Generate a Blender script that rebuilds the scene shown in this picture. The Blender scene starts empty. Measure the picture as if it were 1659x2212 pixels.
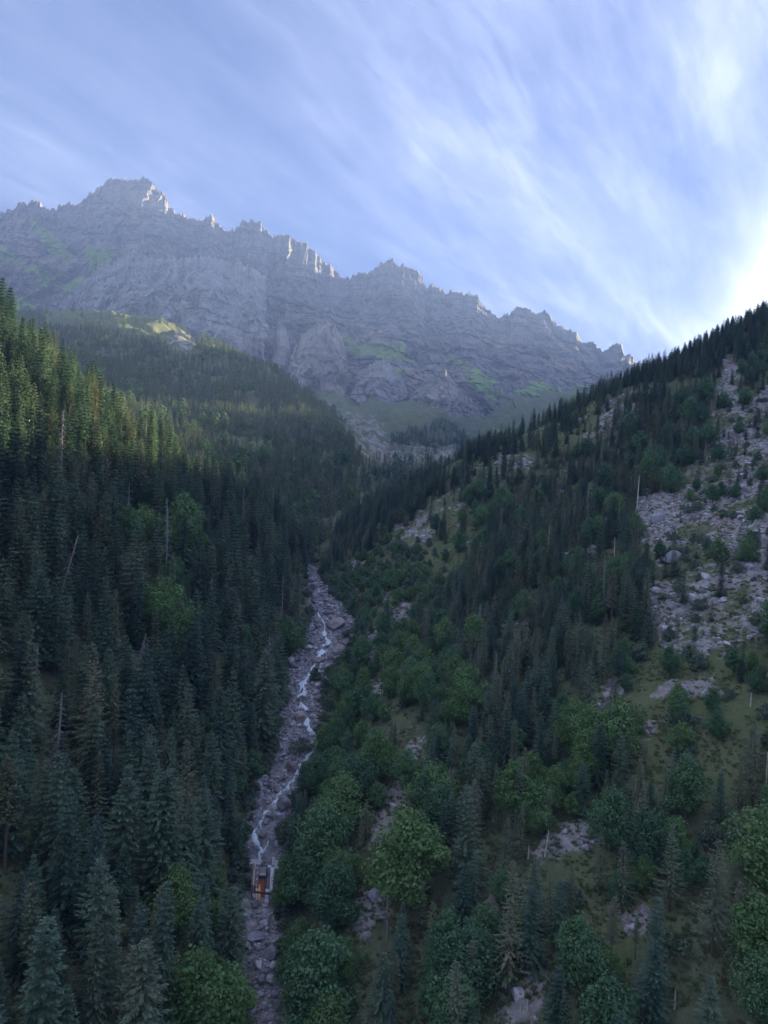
import bpy, bmesh, math, random
import numpy as np
from mathutils import Vector, Matrix

# ------------------------------------------------------------------ camera
# P coordinates: photograph scaled to 1659 x 2212 (used only to survey where things stand)
PW, PH, F = 1659.0, 2212.0, 1598.0
ROLL = math.radians(3.5)
CR, SR_ = math.cos(ROLL), math.sin(ROLL)
scene = bpy.context.scene
cam_d = bpy.data.cameras.new('camera')
cam = bpy.data.objects.new('camera', cam_d)
scene.collection.objects.link(cam)
cam_d.sensor_fit = 'VERTICAL'
cam_d.sensor_height = 36.0
cam_d.lens = 36.0 * F / PH
cam_d.clip_start = 1.0
cam_d.clip_end = 30000.0
# camera axes in the world: right, up, back
right = Vector((CR, 0, SR_)); up = Vector((-SR_, 0, CR)); back = Vector((0, -1, 0))
cam.matrix_world = Matrix(((right.x, up.x, back.x, 0), (right.y, up.y, back.y, 0), (right.z, up.z, back.z, 0), (0, 0, 0, 1)))
scene.camera = cam

# ------------------------------------------------------------------ light
SUN_AZ, SUN_EL = math.radians(39.5), math.radians(12.15)
world = bpy.data.worlds.new('World'); scene.world = world; world.use_nodes = True
sun_dir = Vector((math.sin(SUN_AZ) * math.cos(SUN_EL), math.cos(SUN_AZ) * math.cos(SUN_EL), math.sin(SUN_EL)))
sl = bpy.data.lights.new('sun', 'SUN'); sl.energy = 4.0; sl.angle = math.radians(0.5); sl.color = (1.0, 0.84, 0.50)
sun = bpy.data.objects.new('sun', sl); scene.collection.objects.link(sun)
sun.rotation_euler = sun_dir.to_track_quat('Z', 'Y').to_euler()
EXPOSURE = 2.85
SKY_STRENGTH = 0.12
HAZE = 1.0e-4
scene.view_settings.view_transform = 'Standard'
scene.view_settings.look = 'None'
scene.view_settings.gamma = 1.0
scene.view_settings.exposure = EXPOSURE
scene.cycles.use_denoising = True
scene.cycles.denoising_prefilter = 'ACCURATE'
scene.cycles.max_bounces = 7
scene.cycles.diffuse_bounces = 4
scene.cycles.transmission_bounces = 3
scene.cycles.volume_bounces = 3
scene.cycles.caustics_reflective = False
scene.cycles.caustics_refractive = False

def build_world():
    nt = world.node_tree; nt.nodes.clear()
    N = nt.nodes.new; L = nt.links.new
    out = N('ShaderNodeOutputWorld'); bg = N('ShaderNodeBackground')
    bg.inputs['Strength'].default_value = SKY_STRENGTH
    sky = N('ShaderNodeTexSky'); sky.sky_type = 'NISHITA'; sky.sun_disc = False
    sky.sun_elevation = SUN_EL; sky.sun_rotation = SUN_AZ
    sky.altitude = 1200; sky.air_density = 1.0; sky.dust_density = 0.5; sky.ozone_density = 4.0
    tc = N('ShaderNodeTexCoord')
    sep = N('ShaderNodeSeparateXYZ'); L(tc.outputs['Generated'], sep.inputs[0])
    def m(op, a, b=None, c=None):
        n = N('ShaderNodeMath'); n.operation = op
        for i, v in enumerate((a, b, c)):
            if v is None: continue
            if isinstance(v, (int, float)): n.inputs[i].default_value = v
            else: L(v, n.inputs[i])
        return n.outputs[0]
    zz = m('ADD', m('MAXIMUM', sep.outputs['Z'], 0.0), 0.22)
    cx = m('DIVIDE', sep.outputs['X'], zz); cy = m('DIVIDE', sep.outputs['Y'], zz)
    comb = N('ShaderNodeCombineXYZ'); L(cx, comb.inputs[0]); L(cy, comb.inputs[1])
    def noise(scale, rot, stretch, detail, dist, rough=0.55, off=0.0):
        mp = N('ShaderNodeMapping'); mp.vector_type = 'TEXTURE'; mp.inputs['Rotation'].default_value = (0, 0, rot)
        mp.inputs['Scale'].default_value = (stretch, 1.0, 1.0); mp.inputs['Location'].default_value = (off, off * .7, 0)
        L(comb.outputs[0], mp.inputs['Vector'])
        n = N('ShaderNodeTexNoise'); n.inputs['Scale'].default_value = scale; n.inputs['Detail'].default_value = detail
        n.inputs['Distortion'].default_value = dist; n.inputs['Roughness'].default_value = rough
        L(mp.outputs[0], n.inputs['Vector']); return n.outputs['Fac']
    def ramp(v, a, b):
        n = N('ShaderNodeMapRange'); n.interpolation_type = 'SMOOTHSTEP'
        n.inputs['From Min'].default_value = a; n.inputs['From Max'].default_value = b
        L(v, n.inputs['Value']); return n.outputs[0]
    big = ramp(noise(0.8, 0.9, 1.5, 4, 0.5, 0.5, 2.2), 0.34, 0.70)
    fib = ramp(noise(2.6, 0.95, 3.6, 9, 0.45, 0.62, 1.3), 0.36, 0.78)
    fib2 = ramp(noise(3.4, 1.15, 3.0, 9, 0.4, 0.62, 5.3), 0.40, 0.78)
    fine = ramp(noise(11.0, 0.95, 3.6, 12, 0.35, 0.68, 7.7), 0.36, 0.74)
    mass = m('ADD', m('MULTIPLY', big, 0.8), 0.2)
    cov = m('ADD', m('MULTIPLY', big, 0.20), m('ADD', m('MULTIPLY', m('MULTIPLY', fib, mass), 0.42), m('ADD', m('MULTIPLY', m('MULTIPLY', fib2, mass), 0.26), m('MULTIPLY', m('MULTIPLY', fine, mass), 0.34))))
    cov = m('MINIMUM', m('ADD', m('MULTIPLY', cov, 1.1), -0.04), 0.9)
    cov = m('MAXIMUM', cov, 0.0)
    # thin ice cloud scatters sunlight forwards: brighter around the sun
    dot = N('ShaderNodeVectorMath'); dot.operation = 'DOT_PRODUCT'; L(tc.outputs['Generated'], dot.inputs[0]); dot.inputs[1].default_value = sun_dir
    dt = m('MAXIMUM', dot.outputs['Value'], 0.0)
    g1 = m('MULTIPLY', m('POWER', dt, 8.0), 1.6)
    g2 = m('MULTIPLY', m('MULTIPLY', m('POWER', dt, 110.0), 90.0), m('ADD', m('MULTIPLY', cov, 0.8), 0.5))
    glow = m('ADD', g1, 1.75)
    cl = N('ShaderNodeVectorMath'); cl.operation = 'SCALE'; cl.inputs[0].default_value = (0.80, 0.86, 1.16); L(glow, cl.inputs['Scale'])
    tint = N('ShaderNodeVectorMath'); tint.operation = 'MULTIPLY'; L(sky.outputs[0], tint.inputs[0]); tint.inputs[1].default_value = (0.05, 0.063, 0.095)
    veil = N('ShaderNodeVectorMath'); veil.operation = 'ADD'; L(tint.outputs[0], veil.inputs[0]); veil.inputs[1].default_value = (0.145, 0.20, 0.385)
    mix = N('ShaderNodeMix'); mix.data_type = 'RGBA'; L(cov, mix.inputs['Factor']); L(veil.outputs[0], mix.inputs['A']); L(cl.outputs[0], mix.inputs['B'])
    au = N('ShaderNodeVectorMath'); au.operation = 'SCALE'; au.inputs[0].default_value = (1.0, 0.97, 0.95); L(g2, au.inputs['Scale'])
    fin = N('ShaderNodeVectorMath'); fin.operation = 'ADD'; L(mix.outputs['Result'], fin.inputs[0]); L(au.outputs[0], fin.inputs[1])
    L(fin.outputs[0], bg.inputs['Color']); L(bg.outputs[0], out.inputs['Surface'])
build_world()

# ------------------------------------------------------------------ survey helpers
def ray(px, py):
    u = (np.asarray(px, float) - PW / 2) / F; v = (PH / 2 - np.asarray(py, float)) / F
    return u * CR - v * SR_, u * SR_ + v * CR          # x/Y, z/Y
def unproj(px, py, Y):
    a, b = ray(px, py); Y = np.asarray(Y, float)
    return np.stack([a * Y, Y + 0 * a, b * Y], -1)
def project(x, y, z):
    y = np.maximum(y, 1e-3); a, b = x / y, z / y
    u = a * CR + b * SR_; v = -a * SR_ + b * CR
    return PW / 2 + u * F, PH / 2 - v * F

def _h(i, j, k, seed):
    n = (i.astype(np.int64) * 374761393 + j.astype(np.int64) * 668265263 + k.astype(np.int64) * 2147483647 + seed * 974634777) & 0xffffffff
    n = ((n ^ (n >> 13)) * 1274126177) & 0xffffffff
    n = ((n ^ (n >> 16)) * 2246822519) & 0xffffffff
    return ((n ^ (n >> 15)) & 0xffffff) / float(0xffffff)
def vnoise(x, y, z=None, seed=0):
    x = np.asarray(x, float); y = np.asarray(y, float); z = np.zeros_like(x) if z is None else np.asarray(z, float)
    i, j, k = np.floor(x), np.floor(y), np.floor(z)
    f = lambda t: t * t * t * (t * (t * 6 - 15) + 10)
    a, b, c = f(x - i), f(y - j), f(z - k)
    r = 0
    for di in (0, 1):
        for dj in (0, 1):
            for dk in (0, 1):
                r = r + _h(i + di, j + dj, k + dk, seed) * (a if di else 1 - a) * (b if dj else 1 - b) * (c if dk else 1 - c)
    return r * 2 - 1
def fbm(x, y, z=None, o=4, seed=0, gain=0.5, ridged=False):
    s = 0; amp = 1.0; t = 0
    for q in range(o):
        n = vnoise(x * 2 ** q + 17.3 * q, y * 2 ** q - 9.1 * q, None if z is None else z * 2 ** q + 5.7 * q, seed + q)
        if ridged: n = 1 - 2 * np.abs(n)
        s = s + n * amp; t += amp; amp *= gain
    return s / t
def worley(x, y, z, seed=0):
    i0, j0, k0 = np.floor(x), np.floor(y), np.floor(z)
    best = np.full(x.shape, 9.0); bid = np.zeros(x.shape); second = np.full(x.shape, 9.0)
    for di in (-1, 0, 1):
        for dj in (-1, 0, 1):
            for dk in (-1, 0, 1):
                i, j, k = i0 + di, j0 + dj, k0 + dk
                d = (i + _h(i, j, k, seed) - x) ** 2 + (j + _h(i, j, k, seed + 1) - y) ** 2 + (k + _h(i, j, k, seed + 2) - z) ** 2
                idv = _h(i, j, k, seed + 3)
                lo = d < best
                second = np.where(lo, best, np.minimum(second, d)); bid = np.where(lo, idv, bid); best = np.where(lo, d, best)
    return np.sqrt(best), np.sqrt(second), bid
def sstep(a, b, x):
    t = np.clip((x - a) / (b - a), 0, 1); return t * t * (3 - 2 * t)
def inpoly(px, py, poly):
    px = np.asarray(px, float); py = np.asarray(py, float); c = np.zeros(px.shape, bool); n = len(poly)
    for i in range(n):
        x1, y1 = poly[i]; x2, y2 = poly[(i + 1) % n]
        if y1 == y2: continue
        c ^= ((y1 > py) != (y2 > py)) & (px < (x2 - x1) * (py - y1) / (y2 - y1) + x1)
    return c
rng = np.random.default_rng(11)
random.seed(5)

# ------------------------------------------------------------------ materials
def mat(name, base, rough=0.85, spec=0.2, metallic=0.0):
    m = bpy.data.materials.new(name); m.use_nodes = True
    b = m.node_tree.nodes['Principled BSDF']
    b.inputs['Base Color'].default_value = (*base, 1); b.inputs['Roughness'].default_value = rough
    b.inputs['Specular IOR Level'].default_value = spec; b.inputs['Metallic'].default_value = metallic
    return m
class NB:
    def __init__(s, m):
        s.nt = m.node_tree; s.b = s.nt.nodes['Principled BSDF']
    def n(s, t, **k):
        o = s.nt.nodes.new(t)
        for a, v in k.items(): setattr(o, a, v)
        return o
    def l(s, a, b): s.nt.links.new(a, b)
    def noise(s, vec, scale, detail=5, rough=0.55, dist=0.0):
        o = s.n('ShaderNodeTexNoise'); o.inputs['Scale'].default_value = scale; o.inputs['Detail'].default_value = detail
        o.inputs['Roughness'].default_value = rough; o.inputs['Distortion'].default_value = dist
        if vec is not None: s.l(vec, o.inputs['Vector'])
        return o.outputs['Fac']
    def ramp(s, v, stops):
        o = s.n('ShaderNodeValToRGB'); e = o.color_ramp.elements
        while len(e) < len(stops): e.new(0.5)
        for q, (p, c) in zip(e, stops): q.position = p; q.color = (*c, 1)
        s.l(v, o.inputs[0]); return o.outputs[0]
    def mix(s, f, a, b, mode='MIX'):
        o = s.n('ShaderNodeMix', data_type='RGBA', blend_type=mode)
        for v, key in ((f, 'Factor'), (a, 'A'), (b, 'B')):
            if isinstance(v, (int, float)): o.inputs[key].default_value = v
            elif isinstance(v, tuple): o.inputs[key].default_value = (*v, 1)
            else: s.l(v, o.inputs[key])
        return o.outputs['Result']
    def math(s, op, a, b):
        o = s.n('ShaderNodeMath', operation=op)
        for i, v in enumerate((a, b)):
            if isinstance(v, (int, float)): o.inputs[i].default_value = v
            else: s.l(v, o.inputs[i])
        return o.outputs[0]
    def mr(s, v, a, b):
        o = s.n('ShaderNodeMapRange', interpolation_type='SMOOTHSTEP'); o.inputs['From Min'].default_value = a; o.inputs['From Max'].default_value = b
        s.l(v, o.inputs['Value']); return o.outputs[0]
    def mapping(s, scale, vec=None, rot=(0, 0, 0)):
        o = s.n('ShaderNodeMapping'); o.inputs['Scale'].default_value = scale; o.inputs['Rotation'].default_value = rot
        s.l(vec if vec is not None else s.n('ShaderNodeTexCoord').outputs['Object'], o.inputs['Vector']); return o.outputs[0]
    def bump(s, h, strength, dist=1.0):
        o = s.n('ShaderNodeBump'); o.inputs['Strength'].default_value = strength; o.inputs['Distance'].default_value = dist
        s.l(h, o.inputs['Height']); s.l(o.outputs[0], s.b.inputs['Normal'])

def foliage_mat(name, stops, transl=0.25, spec=.9, rough=.48):
    m = bpy.data.materials.new(name); m.use_nodes = True; nt = m.node_tree; nt.nodes.clear()
    N = nt.nodes.new; L = nt.links.new
    out = N('ShaderNodeOutputMaterial'); d = N('ShaderNodeBsdfPrincipled'); d.inputs['Roughness'].default_value = rough; d.inputs['Specular IOR Level'].default_value = spec; t = N('ShaderNodeBsdfTranslucent'); mx = N('ShaderNodeMixShader')
    oi = N('ShaderNodeObjectInfo'); r = N('ShaderNodeValToRGB'); e = r.color_ramp.elements
    while len(e) < len(stops): e.new(0.5)
    for q, (p, c) in zip(e, stops): q.position = p; q.color = (*c, 1)
    L(oi.outputs['Random'], r.inputs[0])
    tc = N('ShaderNodeTexCoord'); n = N('ShaderNodeTexNoise'); n.inputs['Scale'].default_value = 8.0; n.inputs['Detail'].default_value = 3
    L(tc.outputs['Object'], n.inputs['Vector'])
    hs = N('ShaderNodeHueSaturation'); L(r.outputs[0], hs.inputs['Color'])
    mr = N('ShaderNodeMapRange'); mr.inputs['From Min'].default_value = .3; mr.inputs['From Max'].default_value = .7
    mr.inputs['To Min'].default_value = .6; mr.inputs['To Max'].default_value = 1.45; L(n.outputs['Fac'], mr.inputs['Value'])
    L(mr.outputs[0], hs.inputs['Value'])
    L(hs.outputs[0], d.inputs['Base Color']); L(hs.outputs[0], t.inputs['Color'])
    mx.inputs[0].default_value = transl; L(d.outputs[0], mx.inputs[1]); L(t.outputs[0], mx.inputs[2]); L(mx.outputs[0], out.inputs['Surface'])
    return m
M = {}
M['spruce'] = foliage_mat('spruce_needles', [(0, (.06, .125, .085)), (.3, (.105, .20, .125)), (.65, (.15, .245, .14)), (1, (.20, .26, .155))], .42)
M['larch'] = foliage_mat('larch_needles', [(0, (.14, .19, .10)), (.4, (.18, .215, .11)), (.75, (.21, .235, .115)), (1, (.225, .225, .12))], .3)
M['leaf'] = foliage_mat('broad_leaves', [(0, (.075, .165, .075)), (.4, (.10, .21, .085)), (.75, (.13, .25, .09)), (1, (.17, .29, .09))], .36, .6, .6)
M['leaf_bright'] = foliage_mat('bright_leaves', [(0, (.13, .24, .075)), (1, (.17, .28, .085))], .38, .5, .6)
M['leaf_far'] = foliage_mat('far_leaves', [(0, (.10, .19, .08)), (1, (.15, .24, .09))], .35, .0, .9)
M['spruce_far'] = foliage_mat('far_spruce_needles', [(0, (.07, .135, .09)), (.5, (.12, .20, .12)), (1, (.17, .23, .135))], .4, .25, .7)
M['larch_far'] = foliage_mat('far_larch_needles', [(0, (.15, .20, .105)), (.5, (.19, .225, .115)), (1, (.225, .24, .12))], .38, .25, .7)
M['bush'] = foliage_mat('shrub_leaves', [(0, (.09, .14, .085)), (.5, (.11, .17, .095)), (1, (.13, .19, .09))], .3)
def bark(name, c1, c2):
    m = mat(name, c1, .9, .1); b = NB(m); v = b.mapping((3, 3, .6)); f = b.noise(v, 1.6, 4)
    b.l(b.ramp(f, [(.35, c1), (.65, c2)]), b.b.inputs['Base Color']); return m
M['bark'] = bark('bark', (.10, .075, .06), (.19, .15, .12))
M['deadwood'] = bark('dead_wood', (.26, .23, .21), (.45, .41, .38))
M['snag'] = bark('bleached_wood', (.45, .40, .33), (.65, .58, .48))

def rock_mat(name, c1, c2, c3, scale=0.5, bump=.5, rand=True):
    m = mat(name, c1, .9, .15); b = NB(m); tc = b.n('ShaderNodeTexCoord').outputs['Object']
    f = b.noise(tc, scale, 7, .6); g = b.noise(tc, scale * 4.2, 6, .65)
    col = b.ramp(f, [(.3, c1), (.52, c2), (.72, c3)])
    col = b.mix(b.mr(g, .35, .75), col, tuple(x * .55 for x in c1))
    if rand:
        oi = b.n('ShaderNodeObjectInfo'); k = b.ramp(oi.outputs['Random'], [(0, (.62, .62, .66)), (.5, (.95, .9, .92)), (1, (1.25, 1.2, 1.2))])
        col = b.mix(1.0, col, k, 'MULTIPLY')
    b.l(col, b.b.inputs['Base Color']); b.bump(g, bump, .4); return m
M['boulder'] = rock_mat('boulder_rock', (.25, .25, .26), (.37, .37, .385), (.50, .50, .515), .5)
M['boulder_pink'] = rock_mat('reddish_rock', (.29, .25, .245), (.41, .36, .355), (.52, .47, .465), .5)
M['boulder_pale'] = rock_mat('pale_rock', (.42, .42, .43), (.55, .55, .56), (.66, .66, .67), .5)
M['concrete'] = rock_mat('concrete', (.42, .42, .42), (.50, .50, .49), (.58, .57, .55), .8, .2, False)
M['concrete_pale'] = rock_mat('pale_concrete', (.62, .63, .66), (.70, .71, .74), (.76, .77, .8), .8, .1, False)
M['rust'] = rock_mat('rusty_steel', (.20, .085, .055), (.27, .12, .08), (.32, .16, .11), 1.2, .15, False)
M['deck'] = rock_mat('weathered_deck', (.21, .15, .16), (.26, .19, .20), (.32, .25, .26), .7, .15, False)
M['ochre'] = rock_mat('ochre_boards', (.36, .20, .10), (.42, .24, .12), (.48, .30, .17), .9, .1, False)
M['orange'] = mat('bright_orange', (.95, .36, .02), .5, .4)  # one even bright orange for the thin sheet in the chute
M['steel'] = mat('grey_steel', (.34, .33, .34), .55, .5)
M['dark_steel'] = mat('dark_steel', (.035, .028, .035), .6, .4)
M['brown_steel'] = mat('brown_steel', (.075, .04, .045), .6, .4)
mw = mat('white_water', (.80, .86, .92), .25, .5); b_ = NB(mw); tc_ = b_.n('ShaderNodeTexCoord').outputs['Object']
b_.l(b_.ramp(b_.noise(tc_, 1.3, 6, .65), [(.32, (.28, .36, .42)), (.5, (.72, .80, .86)), (.7, (.9, .93, .95))]), b_.b.inputs['Base Color'])
b_.bump(b_.noise(tc_, 3.0, 4), .6, .3); M['water'] = mw

# ------------------------------------------------------------------ object helpers
COL = scene.collection
def mesh_obj(name, verts, faces, material, parent=None, smooth=False, loc=None):
    me = bpy.data.meshes.new(name); me.from_pydata([tuple(v) for v in verts], [], [tuple(f) for f in faces])
    if material is not None: me.materials.append(material)
    if smooth: me.polygons.foreach_set('use_smooth', [True] * len(me.polygons))
    o = bpy.data.objects.new(name, me); COL.objects.link(o)
    if parent is not None: o.parent = parent
    if loc is not None: o.location = loc
    return o
def grid_mesh(name, V, nr, nc, smooth=True):
    me = bpy.data.meshes.new(name)
    nv = nr * nc; me.vertices.add(nv); me.vertices.foreach_set('co', V.reshape(-1).astype(np.float32))
    r, c = np.meshgrid(np.arange(nr - 1), np.arange(nc - 1), indexing='ij')
    a = (r * nc + c).ravel(); q = np.stack([a, a + 1, a + nc + 1, a + nc], -1)
    nf = len(q); me.loops.add(nf * 4); me.loops.foreach_set('vertex_index', q.ravel().astype(np.int32))
    me.polygons.add(nf); me.polygons.foreach_set('loop_start', (np.arange(nf) * 4).astype(np.int32))
    me.polygons.foreach_set('use_smooth', np.full(nf, smooth))
    me.update(); me.validate()
    return me
def set_attr(me, name, rgba):
    at = me.color_attributes.new(name, 'FLOAT_COLOR', 'POINT'); at.data.foreach_set('color', rgba.astype(np.float32).ravel())
def tag(o, label=None, cat=None, group=None, kind=None):
    if label: o['label'] = label
    if cat: o['category'] = cat
    if group: o['group'] = group
    if kind: o['kind'] = kind
    return o
def empty(name, loc):
    o = bpy.data.objects.new(name, None); o.location = loc; o.empty_display_size = .5; COL.objects.link(o); return o

# ------------------------------------------------------------------ terrain surface
H0, G0 = 150.0, 0.25
def plane_Y(px, py):
    a, b = ray(px, py); return H0 / (G0 - b)
bedP = [(575, 2330, 3.2), (575, 2212, 3.2), (570, 2100, 4.2), (562, 2000, 4.2), (570, 1940, 3.6), (572, 1850, 4.0), (572, 1800, 4.0), (590, 1740, 5.5), (612, 1680, 6.0), (640, 1620, 6.5),
        (648, 1560, 7.5), (655, 1500, 6.5), (668, 1440, 9.0), (695, 1390, 10.0), (718, 1340, 10.0), (700, 1300, 7.0), (682, 1262, 4.0), (672, 1235, 3.0)]
bedY = np.array([float(plane_Y(a, b)) for a, b, c in bedP]); bedX = np.array([float(ray(a, b)[0]) for a, b, c in bedP]) * bedY
bedW = np.array([c for a, b, c in bedP])
bedY = np.concatenate([[15, 80], bedY]); bedX = np.concatenate([[-3, -15], bedX]); bedW = np.concatenate([[3, 3], bedW])
def sx(y): return np.interp(y, bedY, bedX)
def zs(y): return -H0 + G0 * np.asarray(y, float)

ctrl = []                                             # world x, y, z
def cp(px, py, Y): ctrl.append(tuple(unproj(px, py, Y)))
for Y in (15, 30, 60, 90, 120, 150, 185, 225, 270, 320, 370, 415):
    for d in (0, 12, 30, 60, 100, 150, 210, 300, 450):
        if d > 20 and Y < d * .5: pass
        ctrl.append((sx(Y) - d, Y, zs(Y) + .77 * d - .0004 * d * d))
        if Y < 110 and d: ctrl.append((sx(Y) + d, Y, zs(Y) + .46 * d))
# right flank: surveyed rays on a hillside, stretched farther as it climbs
def right_Y(px, py):
    a, b = ray(px, py); Y = H0 / (G0 + .45 * (a + .13) - b)
    return Y * (1 + .30 * sstep(200, 560, Y))
crestR = [(700, 1160), (760, 1120), (810, 1092), (900, 1050), (990, 1010), (1080, 970), (1150, 930), (1220, 900), (1300, 865), (1370, 830), (1440, 800), (1500, 768), (1580, 722), (1659, 680), (1800, 600), (2000, 500), (2300, 350)]
cresY = []
for px, py in crestR:
    Y = float(right_Y(px, py)); Y = min(Y, 690 + .1 * max(0, px - 1659)); cresY.append(Y); cp(px, py, Y)
    for k, (dy, dp) in enumerate(((45, 30), (140, 80), (300, 110))):
        if px > 800: cp(px, py + dp, Y + dy)
    for t in (.12, .3, .5, .7, .88):
        q = py + (2330 - py) * t
        if px >= 760 or q > 1250:
            a = float(ray(px, q)[0])
            Yq = float(right_Y(px, q))
            if a * Yq > sx(Yq) + 14: cp(px, q, Yq)
for px, py, Y in [(-450, 360, 380), (-200, 560, 385), (0, 722, 395), (110, 825, 405), (230, 925, 415), (300, 1000, 420), (395, 1060, 430), (500, 1090, 440), (585, 1135, 445), (640, 1190, 442),
                  (-200, 640, 450), (0, 800, 460), (110, 880, 470), (230, 970, 480), (300, 1030, 490), (395, 1085, 490), (500, 1115, 495), (585, 1160, 500), (640, 1200, 500),
                  (672, 1220, 480), (690, 1190, 540), (705, 1150, 640), (740, 1110, 760), (812, 1054, 950), (795, 1015, 1150), (770, 960, 1500), (748, 905, 2000), (800, 885, 2400),
                  # left middle hill
                  (-300, 800, 700), (0, 850, 640), (150, 905, 660), (250, 945, 700), (400, 1000, 680), (550, 1075, 660), (640, 1110, 690), (700, 1085, 780), (770, 1060, 900),
                  (250, 860, 1000), (400, 940, 880), (460, 950, 900), (540, 970, 920), (620, 1010, 880), (700, 1020, 900), (780, 1035, 970), (740, 930, 1300), (690, 890, 1400), (640, 852, 1450), (560, 796, 1560), (500, 760, 1660),
                  (430, 752, 1700), (480, 850, 1280), (380, 800, 1450), (380, 712, 2000), (250, 690, 2150), (100, 676, 2200), (60, 690, 2050), (150, 765, 1500), (-100, 690, 2100), (-400, 620, 2100),
                  (640, 930, 1150), (560, 880, 1200), (300, 780, 1500),
                  # dip behind it and lower apron of the big wall
                  (100, 720, 2500), (380, 760, 2500), (430, 790, 2300), (560, 830, 2200), (640, 880, 2100), (700, 900, 2000), (0, 700, 2600), (-300, 690, 2600),
                  (0, 668, 3300), (120, 700, 3200), (350, 725, 3050), (480, 775, 2900), (600, 815, 2800), (690, 850, 2700), (760, 870, 2650), (-300, 640, 3300), (-800, 600, 3300),
                  # small rocky hill in the middle and the meadows above
                  (950, 905, 2250), (850, 893, 2350), (820, 912, 2200), (900, 912, 2150), (1000, 945, 2100), (900, 960, 1850), (850, 1000, 1500), (830, 1040, 1120), (960, 985, 1750), (1020, 990, 1900), (1060, 1010, 1800),
                  (880, 875, 2650), (1000, 900, 2600), (1080, 930, 2500), (1100, 880, 3000), (1180, 858, 3200), (1250, 850, 3300), (1350, 860, 3400), (1659, 800, 3400), (2100, 760, 3300),
                  (1220, 960, 1300), (1370, 930, 1300), (1500, 900, 1400), (1659, 860, 1400), (2000, 760, 1500), (1220, 930, 2000), (1500, 880, 2300), (1900, 820, 2400)]:
    cp(px, py, Y)
ctrl = np.array(ctrl)
KU = 3.0
def dom(x, y): return np.stack([x / y * KU, np.log(y)], -1)
keep = np.abs(ctrl[:, 0] / ctrl[:, 1]) < 3.0
ctrl = ctrl[keep]
A = dom(ctrl[:, 0], ctrl[:, 1]); val = ctrl[:, 2] / (ctrl[:, 1] + 110)
def kern(r2): return .5 * r2 * np.log(r2 + 1e-12)
n_ = len(A)
D2 = ((A[:, None] - A[None]) ** 2).sum(-1)
Kmat = np.zeros((n_ + 3, n_ + 3)); Kmat[:n_, :n_] = kern(D2) + np.eye(n_) * 2e-3
Kmat[:n_, n_] = 1; Kmat[:n_, n_ + 1:] = A; Kmat[n_, :n_] = 1; Kmat[n_ + 1:, :n_] = A.T
W = np.linalg.solve(Kmat, np.concatenate([val, np.zeros(3)]))
def rbf(x, y):
    s = np.asarray(x).shape; Q = dom(np.ravel(x), np.ravel(y)); out = np.empty(len(Q))
    for k in range(0, len(Q), 20000):
        q = Q[k:k + 20000]; d = (q[:, None, 0] - A[None, :, 0]) ** 2 + (q[:, None, 1] - A[None, :, 1]) ** 2
        out[k:k + 20000] = kern(d) @ W[:n_] + W[n_] + q @ W[n_ + 1:]
    return (out * (np.ravel(y) + 110)).reshape(s)

uc = np.concatenate([np.linspace(-1.9, -.66, 40)[:-1], np.linspace(-.66, .70, 640), np.linspace(.70, 2.0, 40)[1:]])
lr = np.concatenate([np.linspace(math.log(12), math.log(80), 30)[:-1], np.linspace(math.log(80), math.log(700), 470)[:-1], np.linspace(math.log(700), math.log(3500), 260)])
# coarse rbf, then linear upsample
uu, ll = np.meshgrid(np.linspace(-1.9, 2.0, 330), np.linspace(lr[0], lr[-1], 260))
zc = rbf(uu * np.exp(ll), np.exp(ll)) / (np.exp(ll) + 110)
def coarse(u, l):
    fi = np.clip((u + 1.9) / 3.9 * 329, 0, 328.999); fj = np.clip((l - lr[0]) / (lr[-1] - lr[0]) * 259, 0, 258.999)
    i = fi.astype(int); j = fj.astype(int); a = fi - i; b = fj - j
    a = a * a * (3 - 2 * a) * .0 + a
    return (zc[j, i] * (1 - a) * (1 - b) + zc[j, i + 1] * a * (1 - b) + zc[j + 1, i] * (1 - a) * b + zc[j + 1, i + 1] * a * b)
UU, LL = np.meshgrid(uc, lr); TY = np.exp(LL)
XLIM = 2620.
def u_shift(u, y):                                    # outer columns squeeze in towards the far end
    m = np.minimum(2.0, XLIM / y)
    return np.where(u > .70, .70 + (u - .70) / 1.30 * (m - .70), np.where(u < -.66, -.66 - (-.66 - u) / 1.24 * (np.minimum(1.9, XLIM / y) - .66), u))
def u_unshift(u, y):
    m = np.minimum(2.0, XLIM / y)
    return np.where(u > .70, .70 + (u - .70) * 1.30 / (m - .70), np.where(u < -.66, -.66 - (-.66 - u) * 1.24 / (np.minimum(1.9, XLIM / y) - .66), u))
UU = u_shift(UU, TY); TX = UU * TY
TZ = coarse(UU, LL) * (TY + 110)
PX, PY = project(TX, TY, TZ)

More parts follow.
